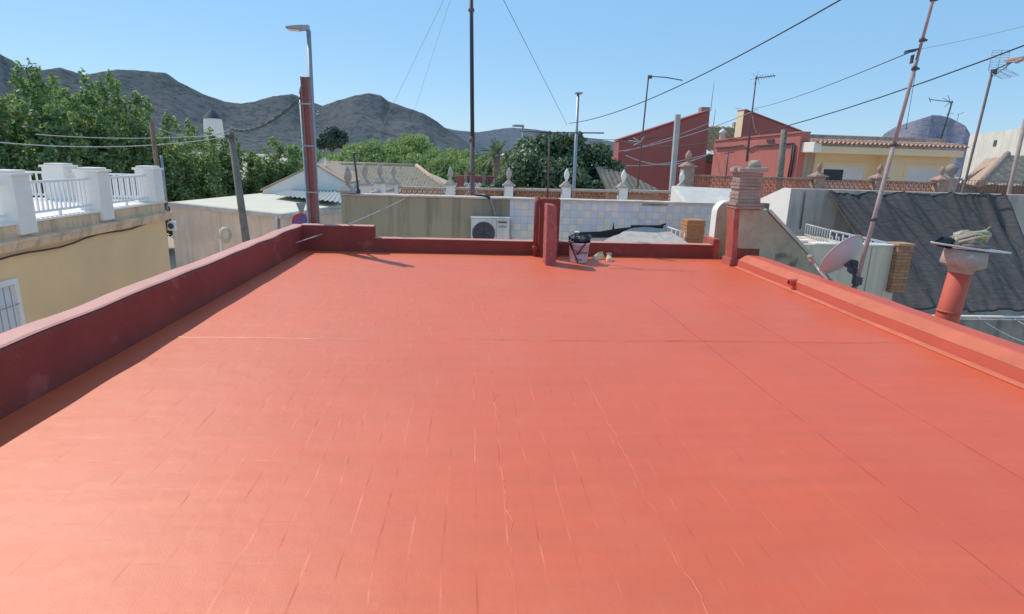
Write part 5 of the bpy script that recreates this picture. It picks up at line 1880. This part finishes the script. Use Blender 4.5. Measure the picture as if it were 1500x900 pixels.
cable('lower thin cable on the dark red gable wall', P(915, 222, Y=33), P(1040, 180, Y=33), .1, .016, M_wirelight)
# bundled cable to the left
ca0, ca1 = P(441, 143, Y=10.9), P(338, 188, Y=19)
b_ = MB()
base_pts = sag(ca0, ca1, .25, 40)
for k in range(2):
    b_.tube([p + Vector((0, .02 * math.cos(i * .9 + k * 3.14), .02 * math.sin(i * .9 + k * 3.14))) for i, p in enumerate(base_pts)], .020, 6)
tag(b_.build('bundled_cable', M_cable, origin=ca0), 'twisted black cable from the red brown post to the grey timber pole', 'cable')
cable('upper pale wire across the dark left trees', P(338, 196, Y=19), P(52, 197, Y=17.5), .12, .008, M_wirelight)
cable('lower pale wire across the dark left trees', P(338, 200, Y=19), P(-20, 207, Y=17), .22, .010, M_wirelight)
cable('short wire from the brown timber pole to the grey pole', P(223, 184, Y=16.2), P(336, 190, Y=19), .25, .010, M_wirelight)


# ------------------------------------------------------------------ vegetation
def leaf_mesh(name, clumps, n, size, seed, shell=.55, droop=0.0, upbias=.35):
    """clumps: rows of (x,y,z,rx,ry,rz); thousands of folded leaf faces filling them"""
    rg_ = np.random.default_rng(seed)
    C = np.array(clumps, float)
    wgt = (C[:, 3] * C[:, 5] + C[:, 3] * C[:, 4] + C[:, 4] * C[:, 5])
    idx = rg_.choice(len(C), n, p=wgt / wgt.sum())
    d_ = rg_.normal(size=(n, 3))
    d_ /= np.linalg.norm(d_, axis=1)[:, None]
    rad = shell + (1.08 - shell) * rg_.random(n) ** .8
    rad = np.where(rg_.random(n) < .15, rg_.random(n) * .7, rad)
    pos = C[idx, :3] + d_ * rad[:, None] * C[idx, 3:6]
    nrm = d_ * .7 + rg_.normal(size=(n, 3)) * .75 + np.array([0, 0, upbias])
    nrm /= np.linalg.norm(nrm, axis=1)[:, None]
    a_ = np.cross(nrm, rg_.normal(size=(n, 3)))
    a_ /= np.linalg.norm(a_, axis=1)[:, None] + 1e-9
    b_ = np.cross(nrm, a_)
    if droop:
        a_ = a_ * (1 - droop) + np.array([0, 0, -1.0]) * droop
        a_ /= np.linalg.norm(a_, axis=1)[:, None] + 1e-9
    L = size * (.6 + .8 * rg_.random(n))[:, None]
    W_ = L * (.55 if not droop else .28)
    v = np.empty((n, 4, 3))
    v[:, 0] = pos - a_ * L
    v[:, 1] = pos + b_ * W_ + nrm * L * .18
    v[:, 2] = pos + a_ * L
    v[:, 3] = pos - b_ * W_ + nrm * L * .18
    me = bpy.data.meshes.new(name)
    me.vertices.add(n * 4)
    me.vertices.foreach_set('co', v.reshape(-1))
    me.loops.add(n * 4)
    me.loops.foreach_set('vertex_index', np.arange(n * 4, dtype=np.int32))
    me.polygons.add(n)
    me.polygons.foreach_set('loop_start', np.arange(0, n * 4, 4, dtype=np.int32))
    me.polygons.foreach_set('loop_total', np.full(n, 4, dtype=np.int32))
    me.update(calc_edges=True)
    return me


def tree(label, cat, loc, crown_me, leaf_mat, trunk_h, trunk_r, group, name='tree', limbs=5, spread=1.5, seed=0):
    root = thing(name, label, cat, loc, group)
    rr_ = random.Random(seed)
    L = Vector(loc)
    tk = MB()
    tk.tube([L + Vector((0, 0, -.1)), L + Vector((.05, 0, trunk_h * .5)), L + Vector((-.03, .05, trunk_h))], [trunk_r * 1.25, trunk_r, trunk_r * .8], 10)
    for k in range(limbs):
        an = 6.28 * k / limbs + rr_.uniform(-.3, .3)
        e_ = L + Vector((spread * math.cos(an), spread * math.sin(an), trunk_h + rr_.uniform(1.2, 2.6)))
        s_ = L + Vector((0, 0, trunk_h * rr_.uniform(.8, 1.0)))
        tk.tube([s_, lerp(s_, e_, .5) + Vector((0, 0, .2)), e_], [trunk_r * .55, trunk_r * .38, trunk_r * .15], 7)
    tk.build('trunk', M_trunk, root)
    co = bpy.data.objects.new('crown', crown_me)
    crown_me.materials.clear() if len(crown_me.materials) and crown_me.materials[0] is not leaf_mat else None
    if not len(crown_me.materials):
        crown_me.materials.append(leaf_mat)
    COL.objects.link(co)
    co.parent = root
    return root


def plume_clumps(seed, h, rad, nplume, low):
    """upright leafy shoots of different heights, ragged top"""
    rr_ = random.Random(seed)
    out = []
    for k in range(nplume):
        an = 6.28 * k / nplume + rr_.uniform(-.4, .4)
        rd = rad * (0.15 if k == 0 else rr_.uniform(.35, 1.0))
        x, y = rd * math.cos(an), rd * math.sin(an)
        top = h * (1.0 if k == 0 else rr_.uniform(.70, .99))
        z_ = low
        while z_ < top - .2:
            f = (z_ - low) / (top - low)
            w_ = .85 - .58 * f ** 1.5
            if rr_.random() < .86:
                out.append((x + rr_.uniform(-.3, .3), y + rr_.uniform(-.3, .3), z_, w_ * rr_.uniform(.65, 1.1), w_ * rr_.uniform(.65, 1.1), w_ * rr_.uniform(.6, .9)))
            z_ += .62 * w_ + .15
        out.append((x, y, top - .15, .20, .20, .38))
    return out


crA = [leaf_mesh('plane_crown', plume_clumps(20 + k, 8.8, 2.3, 12, 1.8), 24000, .098, 100 + k) for k in range(3)]
specs = [(-45, 98, 27, 'leftmost leafy tree at the picture edge above the white balustrade'), (20, 96, 29, 'tall leafy tree with twin pointed tops near the left edge'), (66, 100, 28, 'tall leafy tree with the slim spike top on the left'),
         (112, 106, 30, 'tall leafy tree above the middle white balustrade pillars'), (160, 122, 31, 'leafy tree stepping down right of the tallest left trees'), (205, 168, 33, 'leafy tree directly behind the brown timber pole'),
         (255, 178, 34, 'leafy tree right of the brown timber pole'), (300, 190, 40, 'leafy tree in front of the white conical tower'), (352, 198, 41, 'leafy tree behind the grey timber pole'),
         (398, 203, 42, 'leafy tree left of the red brown post'), (438, 207, 43, 'leafy tree partly hidden by the red brown post')]
for k, (u, v_, yy, lb_) in enumerate(specs):
    tp = P(u, v_, Y=yy)
    hgt_ = tp.z - STREET
    o_ = tree(lb_, 'tree', (tp.x, yy, STREET), crA[k % 3], M_leafA, 2.2, .2, 'row of leafy trees along the left', 'leafy_tree', 5, 1.5, k)
    cr_ = [c for c in o_.children if c.name.startswith('crown')][0]
    s_ = hgt_ / 8.8
    cr_.scale = (max(s_, .85) * (1 if k % 2 else 1.05), max(s_, .85), s_)
    cr_.rotation_euler = (0, 0, k * 1.9)


def round_clumps(seed, rx, ry, rz, zc, n, cs):
    rr_ = random.Random(seed)
    out = []
    for k in range(n):
        th = rr_.uniform(0, 6.28)
        ph = math.acos(rr_.uniform(-.55, 1))
        f = rr_.uniform(.55, 1.0)
        c = cs * rr_.uniform(.65, 1.35)
        out.append((rx * f * math.sin(ph) * math.cos(th), ry * f * math.sin(ph) * math.sin(th), zc + rz * f * math.cos(ph), c, c, c * .72))
    return out


# the big round dark tree
bt_c = P(818, 240, Y=27)
cl_ = round_clumps(5, 2.95, 2.5, 2.35, 4.05, 105, .62)
cl_ += [(-2.7, -.2, 3.4, .6, .6, .5), (-2.3, -.6, 3.9, .6, .6, .5), (2.8, 0, 4.4, .6, .6, .5), (3.0, .3, 3.6, .7, .7, .6), (2.5, 0, 5.1, .6, .6, .5), (-.4, 0, 6.25, .7, .6, .45), (.6, 0, 6.35, .6, .6, .4), (1.6, 0, 5.9, .6, .6, .4), (-1.4, 0, 5.5, .6, .6, .4), (0, 0, 4, 1.7, 1.7, 1.6)]
tree('big round dark green tree in the centre behind the white balustrade', 'tree', (bt_c.x, 27, STREET), leaf_mesh('round_crown', cl_, 42000, .11, 7), M_leafB, 2.2, .3, None, 'round_tree', 6, 1.5, 3)
# bushy growth at its left foot
cl_ = round_clumps(9, 1.6, 1.2, .9, 3.5, 30, .5)
q = P(735, 262, Y=26)
tree('low bright bush at the left foot of the round dark tree', 'bush', (q.x, 26, STREET), leaf_mesh('bush_crown', cl_, 8000, .13, 8), M_leafB, 2.6, .12, None, 'bush', 4, .8, 4)

# far pale trees
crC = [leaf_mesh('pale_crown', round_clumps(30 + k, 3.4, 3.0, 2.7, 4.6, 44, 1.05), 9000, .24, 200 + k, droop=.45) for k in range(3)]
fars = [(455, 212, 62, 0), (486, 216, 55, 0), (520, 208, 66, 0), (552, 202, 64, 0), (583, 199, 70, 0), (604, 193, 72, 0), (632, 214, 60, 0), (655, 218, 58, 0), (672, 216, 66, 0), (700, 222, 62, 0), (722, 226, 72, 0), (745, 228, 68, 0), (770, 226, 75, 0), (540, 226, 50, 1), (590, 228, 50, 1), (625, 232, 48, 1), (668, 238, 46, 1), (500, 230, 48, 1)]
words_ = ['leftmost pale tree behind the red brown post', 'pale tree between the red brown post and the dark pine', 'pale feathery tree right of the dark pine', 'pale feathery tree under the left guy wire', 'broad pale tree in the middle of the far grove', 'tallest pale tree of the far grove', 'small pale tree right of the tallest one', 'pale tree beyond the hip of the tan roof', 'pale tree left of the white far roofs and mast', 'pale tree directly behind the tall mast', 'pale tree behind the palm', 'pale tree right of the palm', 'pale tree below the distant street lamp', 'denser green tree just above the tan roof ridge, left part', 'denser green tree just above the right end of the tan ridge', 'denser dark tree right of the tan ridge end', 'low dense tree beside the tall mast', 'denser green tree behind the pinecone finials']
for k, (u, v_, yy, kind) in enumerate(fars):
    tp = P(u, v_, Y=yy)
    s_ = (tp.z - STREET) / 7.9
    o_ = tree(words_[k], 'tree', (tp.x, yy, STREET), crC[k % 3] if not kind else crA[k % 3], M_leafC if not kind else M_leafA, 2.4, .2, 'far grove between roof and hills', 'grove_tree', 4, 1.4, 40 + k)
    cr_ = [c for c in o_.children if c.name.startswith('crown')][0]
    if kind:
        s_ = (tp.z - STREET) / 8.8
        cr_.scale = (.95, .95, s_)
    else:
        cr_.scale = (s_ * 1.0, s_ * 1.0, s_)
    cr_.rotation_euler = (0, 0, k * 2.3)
tp = P(486, 190, Y=110)
s_ = tp.z - STREET
pc_ = leaf_mesh('pine_crown', round_clumps(77, 2.6, 2.4, 1.9, s_ - 2.0, 40, .9), 8000, .2, 77)
tree('dark rounded pine standing above the pale grove near the red brown post', 'pine tree', (tp.x, 110, STREET), pc_, M_leafD, s_ - 3, .25, None, 'pine_tree', 4, 1.2, 9)
# palm
tp = P(727, 228, Y=46)
pal = thing('palm_tree', 'palm with spiky arching fronds between the tall mast and the white far roofs', 'palm', (tp.x, 46, STREET))
MB().tube([(tp.x, 46, STREET), (tp.x + .05, 46, tp.z - 2), (tp.x, 46, tp.z)], [.3, .26, .3], 10).build('trunk', mat('palm trunk', (.24, .14, .09), .95, .3, 6), pal)
fr = MB()
rr = random.Random(2)
for k in range(46):
    an = rr.uniform(0, 6.28)
    el_ = rr.uniform(-.25, 1.45)
    Lf = rr.uniform(1.3, 1.9)
    d_ = Vector((math.cos(an) * math.cos(el_), math.sin(an) * math.cos(el_), math.sin(el_)))
    sd2 = d_.cross(Vector((0, 0, 1))).normalized()
    pts = [Vector((tp.x, 46, tp.z)) + d_ * (Lf * f) - Vector((0, 0, .55 * Lf * f * f * (1 - el_ / 2.2))) for f in [i / 9 for i in range(10)]]
    for i in range(1, 9):
        for s2 in (-1, 1):
            tip = pts[i] + sd2 * s2 * .34 * (1 - (i / 10) ** 2) + (pts[i + 1] - pts[i]) * 1.3 - Vector((0, 0, .10))
            fr.add([pts[i] - d_ * .03, pts[i] + d_ * .05, tip], [(0, 1, 2)])
fr.build('fronds', M_leafE, pal)

# little far buildings
for (ua, ub, vt, vb_, yy, lb_) in ((727, 752, 225, 236, 75, 'white sloping roofed shed between palm and round tree'), (653, 668, 222, 230, 80, 'tiny white roofed shed among the far grove')):
    a_, b_2 = P(ua, vb_, Y=yy), P(ub, vt, Y=yy)
    sh = thing('white_shed', lb_, 'shed', (a_.x, yy, STREET))
    MB().box(a_.x, b_2.x, yy, yy + 4, STREET, a_.z).build('wall', M_white, sh)
    MB().prism([(a_.x - .2, yy - .2, a_.z), ((a_.x + b_2.x) / 2, yy - .2, b_2.z), (b_2.x + .2, yy - .2, a_.z + .2), (b_2.x + .2, yy - .2, a_.z)], (0, 4.4, 0)).build('roof', M_palefarroof, sh)
rw0, rw1 = P(668, 257, Y=27), P(738, 272, Y=27)
rwt = thing('red_terrace_wall', 'far low red brown terrace wall between tall mast and round tree', 'wall', (rw0.x, 27, STREET))
MB().box(rw0.x, rw1.x, 27, 27.3, STREET, rw0.z).build('wall', M_crimson, rwt)
for u in (682, 709):
    xx = P(u, 260, Y=26.9).x
    MB().box(xx - .07, xx + .07, 26.85, 26.995, STREET, rw0.z + .15).build('post', M_terralight, rwt)
lattice((P(680, 268, Y=25).x, 25, 0), (P(705, 268, Y=25).x, 25, 0), P(680, 278, Y=25).z - .3, P(680, 268, Y=25).z, .2, 'openwork_panel', rwt, M_white, .02)

# windmill tower
tw = P(313, 190, Y=130)
wt = thing('windmill_tower', 'white round tower with dark conical cap at the foot of the hills', 'tower', (tw.x, 130, STREET))
bz_ = P(313, 174, Y=130).z
MB().lathe((tw.x, 130, STREET), [(2.3, 0), (1.72, bz_ - STREET - .2), (1.7, bz_ - STREET)], 28).build('tower', M_white, wt)
tz_ = P(312, 159, Y=130).z
MB().lathe((tw.x, 130, bz_), [(1.85, 0), (.95, (tz_ - bz_) * .55), (.0, tz_ - bz_)], 28, close=False).build('conical_cap', M_slate, wt)


# ------------------------------------------------------------------ hills
def hill(name, ridge, D, D0, material, rows=26, step=3.0, amp=1.0, seed=0, foot=STREET - 2, power=1.15):
    us_, vs_ = [p[0] for p in ridge], [p[1] for p in ridge]
    n = int((us_[-1] - us_[0]) / step)
    vv, ff = [], []
    for i in range(n + 1):
        u = us_[0] + (us_[-1] - us_[0]) * i / n
        v_ = float(np.interp(u, us_, vs_)) + .7 * mnoise.noise(Vector((u * .09, seed, 0))) + .35 * mnoise.noise(Vector((u * .35, seed, 3)))
        r_ = ray(u, v_)
        hd = Vector((r_.x, r_.y, 0))
        sl_ = r_.z / hd.length
        hd.normalize()
        dd = D * (1 + .10 * mnoise.noise(Vector((u * .012, seed, 5))))
        zr_ = EYE + sl_ * dd
        for j in range(rows + 5):
            f = j / rows
            if f <= 1:
                dist = D0 + (dd - D0) * f
                env = math.sin(math.pi * min(1, f)) ** .8
                x_, y_ = hd.x * dist, hd.y * dist
                rid = 0
                a1_ = 1
                for o_ in range(4):
                    sc_ = .0042 * 2 ** o_
                    rid += a1_ * (1 - abs(2 * mnoise.noise(Vector((x_ * sc_, y_ * sc_ * .6, seed + o_)))))
                    a1_ *= .5
                z_ = foot + (zr_ - foot) * f ** power + env * amp * (rid - 1.1) * (zr_ - foot) * .13
                z_ = min(z_, EYE + (zr_ - EYE) * dist / dd - .002 * (1 - f) * dist) if f < .999 else zr_
            else:
                f2 = (f - 1) * rows
                dist = dd + f2 * 60
                x_, y_ = hd.x * dist, hd.y * dist
                z_ = zr_ - f2 * 28
            vv.append((x_, y_, z_))
    R_ = rows + 5
    for i in range(n):
        for j in range(R_ - 1):
            ff.append((i * R_ + j, (i + 1) * R_ + j, (i + 1) * R_ + j + 1, i * R_ + j + 1))
    o = MB().add(vv, ff, True).build(name, material)
    return struct(o)


ridge1 = [(-420, 30), (-250, 40), (-120, 52), (-40, 66), (0, 79), (20, 90), (34, 102), (60, 103), (88, 99), (110, 106), (124, 110), (150, 105), (172, 102), (200, 103), (243, 107), (262, 120), (300, 139), (330, 149), (352, 152), (372, 149), (400, 141), (428, 138), (441, 142), (458, 150), (472, 155), (490, 149), (520, 140), (540, 136.5), (558, 140), (568, 148), (590, 156), (620, 166), (640, 178), (655, 190), (675, 202), (700, 222), (740, 250)]
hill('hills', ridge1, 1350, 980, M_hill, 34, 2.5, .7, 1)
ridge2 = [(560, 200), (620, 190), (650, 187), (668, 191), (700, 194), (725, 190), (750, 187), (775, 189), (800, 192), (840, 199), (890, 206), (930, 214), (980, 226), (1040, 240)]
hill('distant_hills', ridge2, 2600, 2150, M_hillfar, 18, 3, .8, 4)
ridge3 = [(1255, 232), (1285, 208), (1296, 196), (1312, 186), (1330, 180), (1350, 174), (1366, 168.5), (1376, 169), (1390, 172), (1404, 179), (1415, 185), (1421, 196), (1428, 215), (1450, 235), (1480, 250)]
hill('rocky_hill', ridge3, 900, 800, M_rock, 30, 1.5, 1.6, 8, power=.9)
